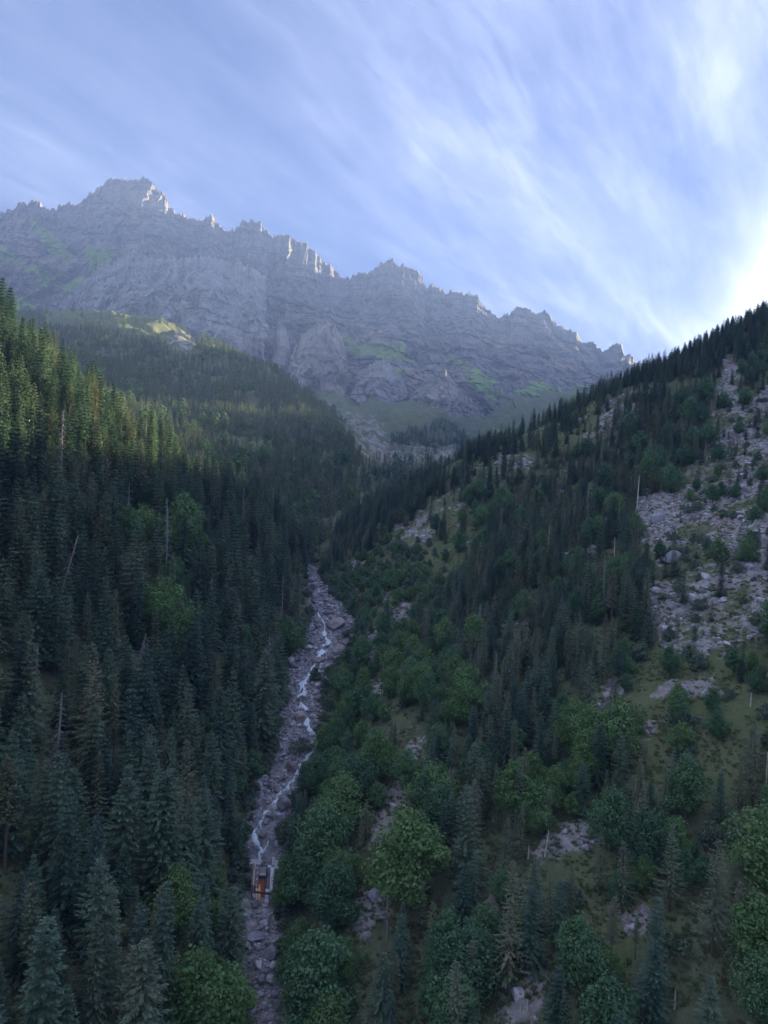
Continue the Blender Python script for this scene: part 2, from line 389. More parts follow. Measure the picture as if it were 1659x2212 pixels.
# ---- ground cover zones (surveyed outlines)
ROCK = {
 'right_big': ([(1480, 1020), (1560, 930), (1640, 850), (1680, 830), (1690, 1330), (1600, 1390), (1480, 1410), (1415, 1370), (1400, 1250), (1440, 1150)], .5),
 'cliff': ([(1372, 1085), (1440, 1060), (1466, 1100), (1450, 1160), (1395, 1190), (1372, 1130)], 1.0),
 'cliff_low': ([(1400, 1250), (1435, 1245), (1445, 1300), (1425, 1350), (1400, 1330)], 1.0),
 'top_scree': ([(1285, 890), (1340, 855), (1395, 825), (1405, 850), (1360, 910), (1330, 970), (1298, 950)], .42),
 'chute': ([(1545, 850), (1570, 760), (1610, 790), (1600, 900), (1560, 980), (1535, 950)], .42),
 'ridge_scree': ([(1085, 985), (1150, 965), (1150, 1010), (1090, 1040), (1030, 1060), (960, 1100), (940, 1085), (1010, 1040)], .42),
 'stony': ([(850, 1170), (900, 1110), (1000, 1065), (1010, 1090), (950, 1130), (940, 1170), (880, 1190)], .42),
 'stony2': ([(1010, 1170), (1050, 1120), (1060, 1150), (1030, 1190), (1000, 1195)], .42),
 'gravel_a': ([(795, 1850), (825, 1720), (870, 1690), (915, 1690), (905, 1720), (850, 1760), (835, 1850)], .95),
 'gravel_b': ([(745, 1965), (790, 1925), (835, 1950), (830, 2010), (790, 2060), (755, 2040)], .95),
 'gravel_c': ([(850, 1660), (905, 1605), (930, 1610), (875, 1670)], .9),
 'gravel_d': ([(740, 1495), (800, 1470), (870, 1460), (860, 1480), (790, 1500)], .8),
 'scree_low': ([(1050, 2230), (1090, 2140), (1180, 2090), (1200, 2110), (1150, 2230)], .95),
 'scree_low2': ([(1335, 1990), (1400, 1945), (1415, 2000), (1360, 2020)], .8),
 'scree_mid': ([(1140, 1850), (1200, 1780), (1290, 1770), (1300, 1800), (1180, 1870)], .8),
 'scree_mid2': ([(1025, 1965), (1080, 1930), (1075, 1995), (1035, 2000)], .8),
 'scree_mid3': ([(1270, 1560), (1320, 1450), (1345, 1470), (1310, 1560)], .7),
 'stones_low': ([(1370, 1560), (1440, 1520), (1470, 1560), (1400, 1590)], .6),
 'bush_rocks': ([(840, 1330), (880, 1300), (900, 1320), (860, 1370)], .7),
 'left_rock': ([(378, 1290), (398, 1290), (402, 1325), (385, 1330)], 1.0),
 'bank_left': ([(600, 1430), (640, 1415), (640, 1520), (690, 1540), (690, 1600), (605, 1610), (590, 1570), (615, 1500)], 1.0),
 'hill_scree': ([(770, 985), (830, 965), (900, 960), (930, 975), (880, 1000), (840, 1020), (800, 1020)], .38),
 'hill_scree2': ([(740, 900), (790, 890), (850, 950), (810, 985), (770, 985), (750, 940)], .38),
 'hill_rock': ([(880, 985), (990, 960), (1000, 1000), (900, 1020)], .38),
 'gully_l': ([(690, 860), (740, 880), (780, 980), (815, 1050), (800, 1050), (760, 960), (730, 910)], .38),
 'wall_base': ([(340, 715), (420, 720), (430, 780), (380, 770)], .38),
}
GRASS = {
 'meadow': ([(820, 905), (900, 875), (950, 890), (940, 915), (860, 935)], 1.0),
 'meadow2': ([(800, 980), (840, 975), (850, 990), (810, 1000)], 1.0),
 'alp': ([(640, 800), (730, 850), (800, 880), (800, 910), (740, 890), (660, 840)], 1.0),
 'clear1': ([(430, 935), (560, 945), (600, 985), (540, 985), (460, 960)], 1.0),
 'clear2': ([(610, 980), (650, 985), (655, 1000), (625, 1000)], 1.0),
 'right_lower': ([(1400, 1400), (1480, 1400), (1659, 1380), (1680, 1700), (1450, 1750), (1330, 1600)], .7),
 'right_bottom': ([(1130, 1880), (1300, 1800), (1450, 1850), (1480, 2000), (1330, 2212), (1150, 2212), (1120, 2000)], .6),
 'stony_grass': ([(850, 1180), (930, 1090), (1010, 1090), (1060, 1180), (960, 1250), (900, 1200)], .8),
 'ridge_bare': ([(1400, 1100), (1659, 900), (1659, 1400), (1420, 1400)], .5),
 'far_right': ([(1040, 880), (1300, 830), (1300, 960), (1080, 980)], .9),
 'wall_alp': ([(100, 660), (360, 695), (430, 740), (400, 760), (330, 730), (100, 700)], .5),
}
def zone_mask(zones, px, py, jitter, seed):
    jx = px + fbm(px / 22., py / 22., o=3, seed=seed) * jitter; jy = py + fbm(px / 22. + 50, py / 22., o=3, seed=seed + 9) * jitter
    if seed < 1000:
        return sum(zone_mask(zones, px + dx, py + dy, jitter, seed * 1000 + q) for q, (dx, dy) in enumerate(((0, 0), (9, 4), (-8, 7), (3, -10), (-5, -5)))) / 5
    r = np.zeros(px.shape)
    for poly, w in zones.values():
        p = np.array(poly); box = (px > p[:, 0].min() - 40) & (px < p[:, 0].max() + 40) & (py > p[:, 1].min() - 40) & (py < p[:, 1].max() + 40)
        if box.any(): r[box] = np.maximum(r[box], inpoly(jx[box], jy[box], poly) * w)
    return r
rockm = zone_mask(ROCK, PX, PY, 22, 3)
grassm = zone_mask(GRASS, PX, PY, 30, 5)
# break the zones up with ground-scale noise
gn = fbm(TX / 14., TY / 14., TZ / 14., o=4, seed=21)
rockm = np.clip(rockm + np.minimum(rockm * 2, 1) * gn * .9, 0, 1)
rightside = (TX > np.interp(TY, bedY, bedX)) & (TY < 700)
patch = sstep(.28, .5, fbm(TX / 30., TY / 30., TZ / 20., o=4, seed=31)) * rightside * (PY < 1500)
rockm = np.maximum(rockm, patch * .7)

# ---- relief
TZ += fbm(TX / 60., TY / 60., o=4, seed=41) * np.interp(TY, [60, 300, 900, 3000], [3, 6, 12, 25])
near = sstep(760, 500, TY)
w1, w2, wid = worley(TX / 7.5, TY / 7.5, TZ / 6.0, seed=51)
s1, s2, sid = worley(TX / 2.6, TY / 2.6, TZ / 2.2, seed=57)
crag = (wid * 3.2 + (w2 - w1) * 1.8 - .8) + (sid * 1.0 + (s2 - s1) * .5)
cliffm = np.zeros(TX.shape)
for k in ('right_big', 'cliff', 'cliff_low', 'top_scree', 'bank_left', 'left_rock'):
    cliffm = np.maximum(cliffm, inpoly(PX, PY, ROCK[k][0]))
soft = np.where(cliffm > 0, 1.0, .35)
TZ += near * rockm * crag * soft
TZ += near * fbm(TX / 3., TY / 3., TZ / 3., o=3, seed=61) * .5
# gullies on the farther hills
farm = sstep(800, 1200, TY)
TZ += farm * fbm(TX / 110., TY / 160., o=4, seed=71, ridged=True) * 22
# ---- stream bed carved into it
dbed = np.abs(TX - sx(TY)); hw = np.interp(TY, bedY, bedW); bank = 7 + .03 * TY
inb = (TY < 470)
zbed = zs(TY) + .25 * (np.minimum(dbed, hw) / hw) ** 2 + (sid - .5) * 1.1 * sstep(1, 3, dbed)
wb = np.where(inb, 1 - sstep(0, 1, np.clip((dbed - hw) / bank, 0, 1)), 0) * sstep(470, 440, TY)
lower = sstep(205, 190, TY) * sstep(120, 140, TY)
zbed = zbed + lower * (wid * 2.0 + (w2 - w1) * 1.0 - 1.0)
TZ = TZ * (1 - wb) + zbed * wb
bedmask = np.where(inb, 1 - sstep(0, 1, np.clip((dbed - hw) / 4.0, 0, 1)), 0)
lowb = bedmask * sstep(196, 188, TY); rockm = np.maximum(rockm, lowb); bedmask = bedmask * (1 - lowb)
gull = (TY > 470) & (TY < 2200)

terr = grid_mesh('hillside', np.stack([TX, TY, TZ], -1), len(lr), len(uc))
col = np.zeros(TX.shape + (4,)); col[..., 0] = rockm; col[..., 1] = np.clip(grassm + (grassm > 0) * gn * .5, 0, 1); col[..., 2] = bedmask; col[..., 3] = 1
set_attr(terr, 'cover', col.reshape(-1, 4))
tm = mat('ground', (.08, .07, .05), .95, .08); b = NB(tm)
at = b.n('ShaderNodeAttribute', attribute_name='cover'); sp = b.n('ShaderNodeSeparateColor'); b.l(at.outputs['Color'], sp.inputs[0])
tc = b.n('ShaderNodeTexCoord').outputs['Object']
n1 = b.noise(tc, .05, 6, .6); n2 = b.noise(tc, .35, 7, .65); n3 = b.noise(tc, 1.4, 5, .6)
floor_c = b.ramp(n2, [(.3, (.08, .088, .052)), (.5, (.125, .145, .075)), (.7, (.18, .19, .105))])
grass_c = b.ramp(n1, [(.3, (.11, .135, .06)), (.5, (.15, .175, .075)), (.7, (.20, .20, .105))])
grass_c = b.mix(b.mr(n3, .4, .8), grass_c, (.09, .105, .05))
rock_c = b.ramp(n2, [(.28, (.15, .14, .125)), (.48, (.29, .275, .25)), (.66, (.48, .46, .42))])
rock_c = b.mix(b.mr(n1, .45, .7), rock_c, (.33, .26, .24), 'MIX')
rock_c = b.mix(b.mr(n3, .5, .8), rock_c, (.12, .115, .10))
c = b.mix(b.mr(sp.outputs[1], .15, .5), floor_c, grass_c)
c = b.mix(b.mr(b.math('ADD', sp.outputs[0], b.math('MULTIPLY', b.math('SUBTRACT', n2, .5), 1.6)), .22, .62), c, rock_c)
bed_c = b.ramp(n2, [(.3, (.06, .06, .064)), (.5, (.20, .20, .21)), (.7, (.40, .40, .41))])
c = b.mix(b.mr(sp.outputs[2], .3, .7), c, bed_c)
b.l(c, b.b.inputs['Base Color']); b.bump(b.math('ADD', n2, b.math('MULTIPLY', n3, .5)), .8, .6)
terr.materials.append(tm)
to = bpy.data.objects.new('hillside', terr); COL.objects.link(to); to['kind'] = 'structure'

def ground(x, y):
    x = np.asarray(x, float); y = np.asarray(y, float)
    fi = np.clip(np.interp(u_unshift(x / y, y), uc, np.arange(len(uc))), 0, len(uc) - 1.001); fj = np.clip(np.interp(np.log(y), lr, np.arange(len(lr))), 0, len(lr) - 1.001)
    i = fi.astype(int); j = fj.astype(int); a = fi - i; bb = fj - j
    return TZ[j, i] * (1 - a) * (1 - bb) + TZ[j, i + 1] * a * (1 - bb) + TZ[j + 1, i] * (1 - a) * bb + TZ[j + 1, i + 1] * a * bb
YM = np.exp(np.linspace(math.log(40), math.log(3300), 1500))
def hit(px, py):
    a, b2 = ray(px, py); z = ground(a * YM, YM); k = np.nonzero(z > b2 * YM)[0]
    Y = YM[k[0]] if len(k) else 3000.
    if len(k) and k[0] > 0:
        q = k[0]; f0 = z[q - 1] - b2 * YM[q - 1]; f1 = z[q] - b2 * YM[q]; Y = YM[q - 1] + (YM[q] - YM[q - 1]) * (-f0) / (f1 - f0 + 1e-9)
    return np.array([a * Y, Y, ground(a * Y, Y)])
# running skyline of the ground, to leave out trees nobody could see
run = np.maximum.accumulate(TZ / TY, axis=0)
def hidden(x, y, ztop):
    fi = np.clip(np.interp(u_unshift(x / y, y), uc, np.arange(len(uc))), 0, len(uc) - 1).round().astype(int)
    fj = np.clip(np.interp(np.log(y), lr, np.arange(len(lr))) - 4, 0, len(lr) - 1).astype(int)
    return ztop / y < run[fj, fi] - .012

# ------------------------------------------------------------------ rock walls of the massif
def wall(name, top, base, Ytop, Ybase, ncol, nrow, amp, jag, seed, grass_pts=(), tone=(.30, .29, .29), strata=0.5, bulge=1.0, back_drop=700, grass_low=.0, warm=.25):
    top = np.array(top, float); base = np.array(base, float)
    px = np.linspace(top[0, 0], top[-1, 0], ncol)
    if name == 'mountain': px = np.concatenate([np.linspace(-150, -45, 41)[:-1], np.linspace(-45, 1430, ncol - 80), np.linspace(1430, 1720, 41)[1:]])
    ty = np.interp(px, top[:, 0], top[:, 1]); by = np.interp(px, base[:, 0], base[:, 1])
    if name != 'mountain': ty = ty + 9 * fbm(px / 24., px * 0 + 2.5, o=4, seed=seed + 61, gain=.6) * np.minimum(1, np.minimum(np.arange(ncol), np.arange(ncol)[::-1]) / (.12 * ncol))
    tooth = np.abs(fbm(px / 8., px * 0 + seed, o=4, seed=seed, gain=.65)); ty = ty - jag * 2.2 * tooth + jag * .5
    fr = np.linspace(0, 1, nrow)[:, None]                                   # 0 = base, 1 = top
    py = by[None] + (ty - by)[None] * fr
    PXg = np.broadcast_to(px, py.shape)
    Yt = Ytop(px) if callable(Ytop) else np.full(ncol, float(Ytop)); Yb = Ybase(px) if callable(Ybase) else np.full(ncol, float(Ybase))
    Y = Yb[None] + (Yt - Yb)[None] * fr ** 1.15
    P0 = unproj(PXg, py, Y)
    x, y, z = P0[..., 0], P0[..., 1], P0[..., 2]
    S = Y.mean() / 4000.
    but = fbm(x / (260 * S), z / (900 * S), y / (900 * S), o=3, seed=seed + 2, ridged=True)          # buttresses and couloirs
    flute = fbm((x + .18 * z) / (62 * S), z / (520 * S), y / (520 * S), o=3, seed=seed + 5, ridged=True)
    zt = z + .25 * x + 40 * fbm(x / 300., y / 300., o=2, seed=seed + 7)
    led = fbm(x / 700., zt / (42 * S), y / 500., o=3, seed=seed + 8)
    crk = fbm(x / (28 * S), z / (50 * S), y / (40 * S), o=4, seed=seed + 11)
    wj = worley(x / (75 * S), y / (75 * S), z / (95 * S), seed + 15)
    band = zt / (80 * S) + 1.4 * fbm(x / 420., z / 200., y / 500., o=3, seed=seed + 9); st = band - np.floor(band); ter = np.where(st < .72, st / .72 * .25, .25 + (st - .72) / .28 * .75)
    cave = _h(np.floor(band), np.floor(band) * 0, np.floor(band) * 0, seed + 3)
    smask = sstep(-.15, .35, fbm(x / (700 * S), z / (260 * S), o=2, seed=seed + 51))
    rib = fbm((x + .30 * z) / (150 * S), z / (1100 * S), y / (900 * S), o=3, seed=seed + 53, ridged=True)
    d = amp * (1.0 * but * bulge + .45 * rib + .62 * flute + strata * smask * (.34 * (.5 - ter) + .30 * (cave - .5)) + .16 * crk + .20 * (wj[2] - .5))
    edge = np.minimum(1, np.minimum(np.arange(ncol), np.arange(ncol)[::-1]) / 8.)[None]
    lat = fbm(x / (90 * S), z / (120 * S), y / (90 * S), o=3, seed=seed + 21) * amp * .25
    y2 = y - d * (.45 + .55 * (1 - fr)) * edge
    # keep the direction seen from the valley, move along depth, with a little sideways relief
    x2 = x * (y2 / y) + lat * (1 - fr ** 4); z2 = z * (y2 / y) + .12 * d * (1 - fr ** 4)
    # the far side falls away behind the crest
    nb = 14; bk = np.linspace(0, 1, nb + 1)[1:, None] ** 1.4
    xb = x2[-1][None] + 0 * bk; yb = y2[-1][None] + 420 * S * bk + 60 * S * fbm(x2[-1][None] / 90., bk * 3 + 0 * x2[-1][None], o=3, seed=seed + 31) * bk
    zb = z2[-1][None] - back_drop * bk * (1 + .25 * fbm(x2[-1][None] / 120., bk * 2 + 0 * x2[-1][None], o=3, seed=seed + 33))
    V = np.stack([np.concatenate([x2, xb]), np.concatenate([y2, yb]), np.concatenate([z2, zb])], -1)
    me = grid_mesh(name, V, nrow + nb, ncol, smooth=False)
    g = np.zeros((nrow + nb, ncol))
    jx = PXg + fbm(PXg / 16., py / 16., o=3, seed=seed + 41) * 16; jy = py + fbm(PXg / 16. + 9, py / 16., o=3, seed=seed + 43) * 16
    gg = np.zeros(py.shape)
    for poly in grass_pts: gg = np.maximum(gg, inpoly(jx, jy, poly))
    gg = gg * (.75 + .6 * fbm(x / 60., z / 25., y / 60., o=3, seed=seed + 45))
    gg = np.maximum(gg, grass_low * sstep(.4, .0, fr + .25 * fbm(x / 120., z / 60., o=3, seed=seed + 47)))
    g[:nrow] = np.clip(gg, 0, 1)
    g4 = np.zeros(g.shape + (4,)); g4[..., 0] = g; g4[:nrow, :, 1] = np.clip(.5 + .5 * led, 0, 1); g4[:nrow, :, 2] = np.clip(fr + 0 * py, 0, 1); g4[..., 3] = 1
    set_attr(me, 'cover', g4.reshape(-1, 4))
    m = mat(name + '_rock', tone, .95, .05); b = NB(m)
    at = b.n('ShaderNodeAttribute', attribute_name='cover'); sp = b.n('ShaderNodeSeparateColor'); b.l(at.outputs['Color'], sp.inputs[0])
    tc = b.n('ShaderNodeTexCoord').outputs['Object']
    nA = b.noise(tc, .004, 6, .6); nB = b.noise(b.mapping((.022, .022, .007)), 1.0, 8, .7, .5); nC = b.noise(b.mapping((.003, .003, .045)), 1.0, 6, .6, .3)
    c1 = tuple(t * .48 for t in tone); c2 = tone; c3 = tuple(min(.6, t * 1.55) for t in tone)
    c = b.ramp(nB, [(.22, c1), (.5, c2), (.80, c3)])
    c = b.mix(b.math('MULTIPLY', b.mr(nC, .48, .64), min(1, strata * 1.6)), c, c1)
    c = b.mix(b.math('MULTIPLY', b.mr(nA, .5, .68), warm * 2), c, (.42, .30, .20))
    gc = b.ramp(nB, [(.3, (.16, .25, .065)), (.6, (.22, .32, .085)), (.8, (.25, .30, .10))])
    gf = b.mr(b.math('ADD', sp.outputs[0], b.math('MULTIPLY', b.math('SUBTRACT', nB, .5), .7)), .3, .5)
    c = b.mix(gf, c, gc)
    b.l(c, b.b.inputs['Base Color']); b.bump(nB, .6, 10.)
    me.materials.append(m)
    o = bpy.data.objects.new(name, me); COL.objects.link(o); o['kind'] = 'structure'
    return o
sk1 = [(0,335),(40,340),(65,312),(95,320),(140,268),(160,280),(175,275),(200,292),(235,260),(270,255),(300,285),(330,300),(370,335),(385,322),(410,330),(420,300),(470,285),(495,262),(540,285),(570,285),(600,250),(640,225),(650,200),(685,195),(700,160),(745,145),(780,98),(830,100),(860,95),(900,110),(960,102),(1000,105),(1040,90),(1080,110),(1120,150),(1160,175),(1200,220),(1230,300),(1270,350),(1310,370),(1330,355),(1360,388),(1405,380),(1440,410),(1470,400),(1500,380),(1535,358),(1560,385)]
sk2 = [(0,125),(20,140),(35,175),(75,195),(95,205),(115,187),(130,208),(150,183),(165,190),(175,140),(200,127),(240,138),(260,125),(290,135),(325,125),(335,170),(380,200),(410,250),(430,235),(460,232),(500,232),(530,228),(560,250),(600,278),(625,270),(660,290),(685,330),(710,340),(740,370),(790,430),(805,445),(825,438),(850,465),(880,515),(930,542),(960,535),(980,550),(995,508),(1015,520),(1030,515),(1070,503),(1095,512),(1110,495),(1140,485),(1160,452),(1175,470),(1190,435),(1225,430),(1240,412),(1280,410),(1310,440),(1330,460),(1355,440),(1380,460),(1410,465)]
sk3 = [(0,35),(25,70),(40,120),(55,160),(70,160),(90,122),(130,145),(150,148),(165,165),(190,190),(215,190),(225,165),(260,178),(300,185),(325,205),(355,185),(390,200),(420,215),(455,260),(480,300),(520,325),(560,360),(580,370),(600,355),(660,345),(690,315),(725,295),(770,295),(810,315),(850,348),(875,328),(905,320),(940,340),(965,375),(1000,415),(1050,440),(1080,460),(1110,455),(1140,475),(1170,520),(1200,550),(1230,550),(1255,535),(1285,560),(1295,580),(1320,590),(1330,612),(1380,590),(1410,560),(1440,547),(1470,565),(1485,600),(1490,640),(1550,650),(1570,690)]
sky_line = [(-150, 480), (-60, 475)] + [(a / 3.36, b / 3.36 + 356.6) for a, b in sk1] + [(466.3 + a / 3.36, 438.9 + b / 3.36) for a, b in sk2] + [(905.2 + a / 3.36, 576 + b / 3.36) for a, b in sk3] + [(1450, 792), (1560, 745), (1640, 712), (1720, 740)]  # last few: unseen crest raised behind the right ridge to shade the middle hill
wall('mountain', sky_line, [(-300, 720), (0, 720), (350, 760), (480, 810), (600, 850), (760, 900), (880, 910), (1000, 910), (1200, 890), (1350, 900), (1620, 920)],
     lambda p: 4500 - .10 * (p - 300) , lambda p: np.interp(p, [-300, 0, 350, 600, 760, 1000, 1200, 1600], [3250, 3150, 3150, 2950, 2900, 2950, 3250, 3400]), 1180, 270, 160, 6, 101,
     grass_pts=[[(60, 470), (110, 500), (160, 560), (150, 575), (100, 540)], [(180, 545), (240, 540), (245, 580), (200, 590)], [(30, 570), (80, 585), (130, 620), (100, 625)], [(0, 540), (30, 545), (40, 570), (0, 570)], [(130, 620), (180, 600), (190, 620), (140, 640)], [(0, 640), (80, 650), (80, 680), (0, 670)],
                [(745, 740), (860, 750), (900, 790), (840, 790), (760, 770)], [(1010, 800), (1070, 830), (1100, 870), (1060, 880), (1020, 850)], [(1110, 850), (1170, 830), (1220, 850), (1200, 900), (1100, 900)], [(1230, 830), (1280, 840), (1250, 880)], [(820, 800), (870, 810), (850, 830)], [(960, 770), (1010, 790), (1000, 810)]],
     tone=(.20, .185, .175), strata=.5)
wall('rock_bastion', [(98, 676), (105, 668), (140, 640), (170, 612), (210, 582), (235, 572), (270, 552), (297, 541), (320, 558), (345, 560), (400, 556), (440, 554), (465, 562), (500, 570), (550, 580), (585, 605), (594, 640), (592, 690), (582, 745), (575, 790)],
     [(98, 705), (350, 735), (420, 770), (560, 830), (600, 830)], 3350, 2850, 340, 170, 120, 7, 131, tone=(.29, .28, .275), strata=.25, warm=.12, back_drop=350, grass_low=.35)
wall('rock_bastion', [(583, 815), (590, 740), (600, 692), (618, 705), (626, 745), (632, 800), (640, 840)], [(583, 850), (640, 870)], 3150, 2800, 70, 80, 80, 5, 141, tone=(.27, .26, .255), strata=.2, warm=.1, back_drop=250, grass_low=.3)
wall('rock_bastion', [(610, 815), (640, 747), (655, 722), (680, 700), (700, 697), (725, 702), (740, 726), (750, 780), (758, 850)], [(610, 850), (758, 890)], 3000, 2700, 150, 110, 130, 7, 151, tone=(.29, .265, .24), strata=.25, warm=.3, back_drop=250, grass_low=.4)
wall('rock_bastion', [(762, 850), (775, 802), (800, 786), (835, 775), (850, 795), (870, 818), (885, 862)], [(762, 890), (885, 900)], 2880, 2640, 120, 80, 110, 6, 161, tone=(.27, .255, .245), strata=.25, warm=.2, back_drop=200, grass_low=.3)
wall('rock_bastion', [(872, 890), (890, 850), (920, 818), (945, 803), (962, 800), (985, 828), (1000, 848), (1020, 868), (1050, 900), (1085, 950)], [(872, 915), (980, 950), (1085, 975)], 2820, 2450, 200, 100, 110, 7, 171, tone=(.26, .245, .23), strata=.4, warm=.15, back_drop=200, grass_low=.6)

# wide valley floor far below and behind
mesh_obj('valley_ground', [(-2900, -1200, -320), (2700, -1200, -320), (2700, 5100, -320), (-2900, 5100, -320)], [(0, 1, 2, 3)], tm)['kind'] = 'structure'

# ------------------------------------------------------------------ tree shapes
class Soup:
    def __init__(s): s.v = []; s.f = []; s.m = []
    def quad(s, pts, mi=0):
        k = len(s.v); s.v.extend(pts); s.f.append(tuple(range(k, k + len(pts)))); s.m.append(mi)
    def tube(s, pts, rad, n=6, mi=0):
        k = len(s.v)
        for q, (p, r) in enumerate(zip(pts, rad)):
            p = Vector(p); d = Vector(pts[min(q + 1, len(pts) - 1)]) - Vector(pts[max(q - 1, 0)]); d.normalize()
            a = d.orthogonal().normalized(); c = d.cross(a)
            for j in range(n):
                t = 2 * math.pi * j / n; s.v.append(p + (a * math.cos(t) + c * math.sin(t)) * r)
        for q in range(len(pts) - 1):
            for j in range(n):
                s.f.append((k + q * n + j, k + q * n + (j + 1) % n, k + (q + 1) * n + (j + 1) % n, k + (q + 1) * n + j)); s.m.append(mi)
    def mesh(s, name, mats):
        me = bpy.data.meshes.new(name); me.from_pydata([tuple(v) for v in s.v], [], s.f)
        for m in mats: me.materials.append(m)
        me.polygons.foreach_set('material_index', s.m); me.update(); return me
R = random.uniform
def blade(s, p, d, l, w, upv, mi=0):
    side = d.cross(upv)
    if side.length < 1e-4: side = Vector((1, 0, 0))
    side.normalize(); q = p + d * (l * .55)
    s.quad([p, q + side * w, p + d * l, q - side * w], mi)
def conifer(rnd, h=1.0, R0=.15, n=210, per=14, start=.06, droop=.35, bl=.035, bw=.0095, power=.9, gap=.0, tips=.25, levels=19):
    """unit-height conifer crown: drooping branches carrying flat sprays"""
    s = Soup(); ga = 2.39996; up_ = Vector((0, 0, 1)); lop = [rnd.uniform(.6, 1.25) for _ in range(9)]
    for i in range(n):
        lv = int(i * levels / n); t = start + (1 - start) * min(.995, (lv + rnd.uniform(0, .38)) / levels)
        if rnd.random() < gap: continue
        az = i * ga + rnd.uniform(-.35, .35)
        L = (R0 * (1 + .22 * math.sin(t * 9 + lop[0] * 20)) * (1 - t) ** power + .006) * rnd.uniform(.7, 1.12) * lop[int((az % (2 * math.pi)) / (2 * math.pi) * 9) % 9]
        if t < start + .08: L *= .6 + .4 * (t - start) / .08
        out = Vector((math.cos(az), math.sin(az), 0)); lat = Vector((-out.y, out.x, 0))
        dr = droop * rnd.uniform(.6, 1.3) * (1.15 - t * 1.1)
        pt = lambda q: Vector((0, 0, t)) + out * (L * q) + up_ * (L * (-dr * q * 1.2 + tips * q * q))
        m = max(4, int(per * (.45 + .75 * L / R0)))
        for k in range(m):
            q = .12 + .88 * (k + rnd.random()) / m
            p = pt(q); sg = 1 if k % 2 else -1
            d = (out * rnd.uniform(.35, 1.0) + lat * sg * rnd.uniform(.35, 1.0) * (1.15 - q) + up_ * rnd.uniform(-.75, .12)).normalized()
            l = bl * rnd.uniform(.7, 1.35) * (.30 + .80 * (1 - t) ** .5)
            blade(s, p, d, l, bw * rnd.uniform(.7, 1.3), (up_ + out * rnd.uniform(-.6, .6)).normalized())
        blade(s, pt(.75), (pt(1.0) - pt(.7)).normalized(), L * .34 + .006, bw * .8, up_)
    blade(s, Vector((0, 0, .955)), up_, .05, .006, Vector((0, 1, 0))); blade(s, Vector((0, 0, .955)), up_, .05, .006, Vector((1, 0, 0)))
    return s
def trunk_soup(top=.97, r=.011, bend=.006, rnd=random):
    s = Soup(); b = [rnd.uniform(-bend, bend) for _ in range(8)]
    zz = [-.06, .0, .15, .4, .7, top]; rr = [r * 1.5, r * 1.25, r, r * .75, r * .42, r * .08]
    s.tube([(b[i % 4] * z, b[4 + i % 4] * z, z) for i, z in enumerate(zz)], rr, 6); return s
def leafy(rnd, w=.36, n=2300, lobes=20, base=.22, ls=.030, flat=.9):
    """unit-height broadleaf crown: clumps of leaf sprays over many lobes"""
    s = Soup(); cs = []
    for i in range(lobes):
        t = (i + .5) / lobes; az = i * 2.39996 + rnd.uniform(-.3, .3); zc = base + .10 + (.90 - base - .14) * t
        prof = math.sin(math.pi * min(1, (.18 + .80 * t))) ** .75
        r = w * prof * rnd.uniform(.35, .85) * (0.25 if i % 5 == 0 else 1)
        cs.append((Vector((math.cos(az) * r, math.sin(az) * r, zc)), w * rnd.uniform(.15, .44) * (.65 + .5 * prof)))
    cs.append((Vector((0, 0, .88)), w * .3))
    for i in range(n):
        c, r = cs[min(rnd.randrange(len(cs)), rnd.randrange(len(cs))) if i % 3 else rnd.randrange(len(cs))]
        d = Vector((rnd.gauss(0, 1), rnd.gauss(0, 1), rnd.gauss(.25, .9))).normalized()
        p = c + Vector((d.x, d.y, d.z * flat)) * (r * rnd.uniform(.5, 1.22))
        nrm = (d + Vector((rnd.gauss(0, .5), rnd.gauss(0, .5), rnd.gauss(.2, .5)))).normalized()
        a = nrm.orthogonal().normalized(); a = (Matrix.Rotation(rnd.uniform(0, 6.28), 3, nrm) @ a); bb = nrm.cross(a); l = ls * rnd.uniform(.6, 1.35)
        s.quad([p - a * l, p + bb * l * .62 + nrm * l * .25, p + a * l, p - bb * l * .62])
    return s, cs
def limb_trunk(rnd, cs, r=.018, base=.22):
    s = Soup(); s.tube([(0, 0, -.06), (0, 0, 0), (rnd.uniform(-.01, .01), rnd.uniform(-.01, .01), base + .1), (rnd.uniform(-.03, .03), rnd.uniform(-.03, .03), .62), (0, 0, .86)], [r * 1.6, r * 1.2, r, r * .6, r * .15], 6)
    for c, q in cs[::2]:
        z0 = max(.12, c.z - rnd.uniform(.14, .26)); s.tube([(0, 0, z0), tuple(c * .5 + Vector((0, 0, z0 * .5 + .01))), tuple(c)], [r * .5, r * .32, r * .1], 4)
    return s
def dead_soup(rnd, n=46, droop=.3, keep=.95):
    s = Soup(); s.tube([(0, 0, .15), (0, 0, .95)], [.006, .002], 4)
    for i in range(n):
        t = .22 + .72 * (i + rnd.random()) / n; az = i * 2.39996; L = (.15 * (1 - t) + .02) * rnd.uniform(.3, 1.15)
        o = Vector((math.cos(az), math.sin(az), 0)); p0 = Vector((0, 0, t)); p1 = p0 + o * L * .6 + Vector((0, 0, -droop * L * .5)); p2 = p0 + o * L + Vector((0, 0, -droop * L * rnd.uniform(.3, 1.2)))
        s.tube([p0, p1, p2], [.0035, .0024, .0008], 3)
        for k in range(5):
            q = p0.lerp(p2, rnd.uniform(.3, 1)); d = Vector((rnd.gauss(0, .5), rnd.gauss(0, .5), -rnd.uniform(.1, .9))).normalized()
            blade(s, q, (d + o * .4).normalized(), L * rnd.uniform(.2, .45), .0022, Vector((rnd.random(), rnd.random(), .2)))
    return s

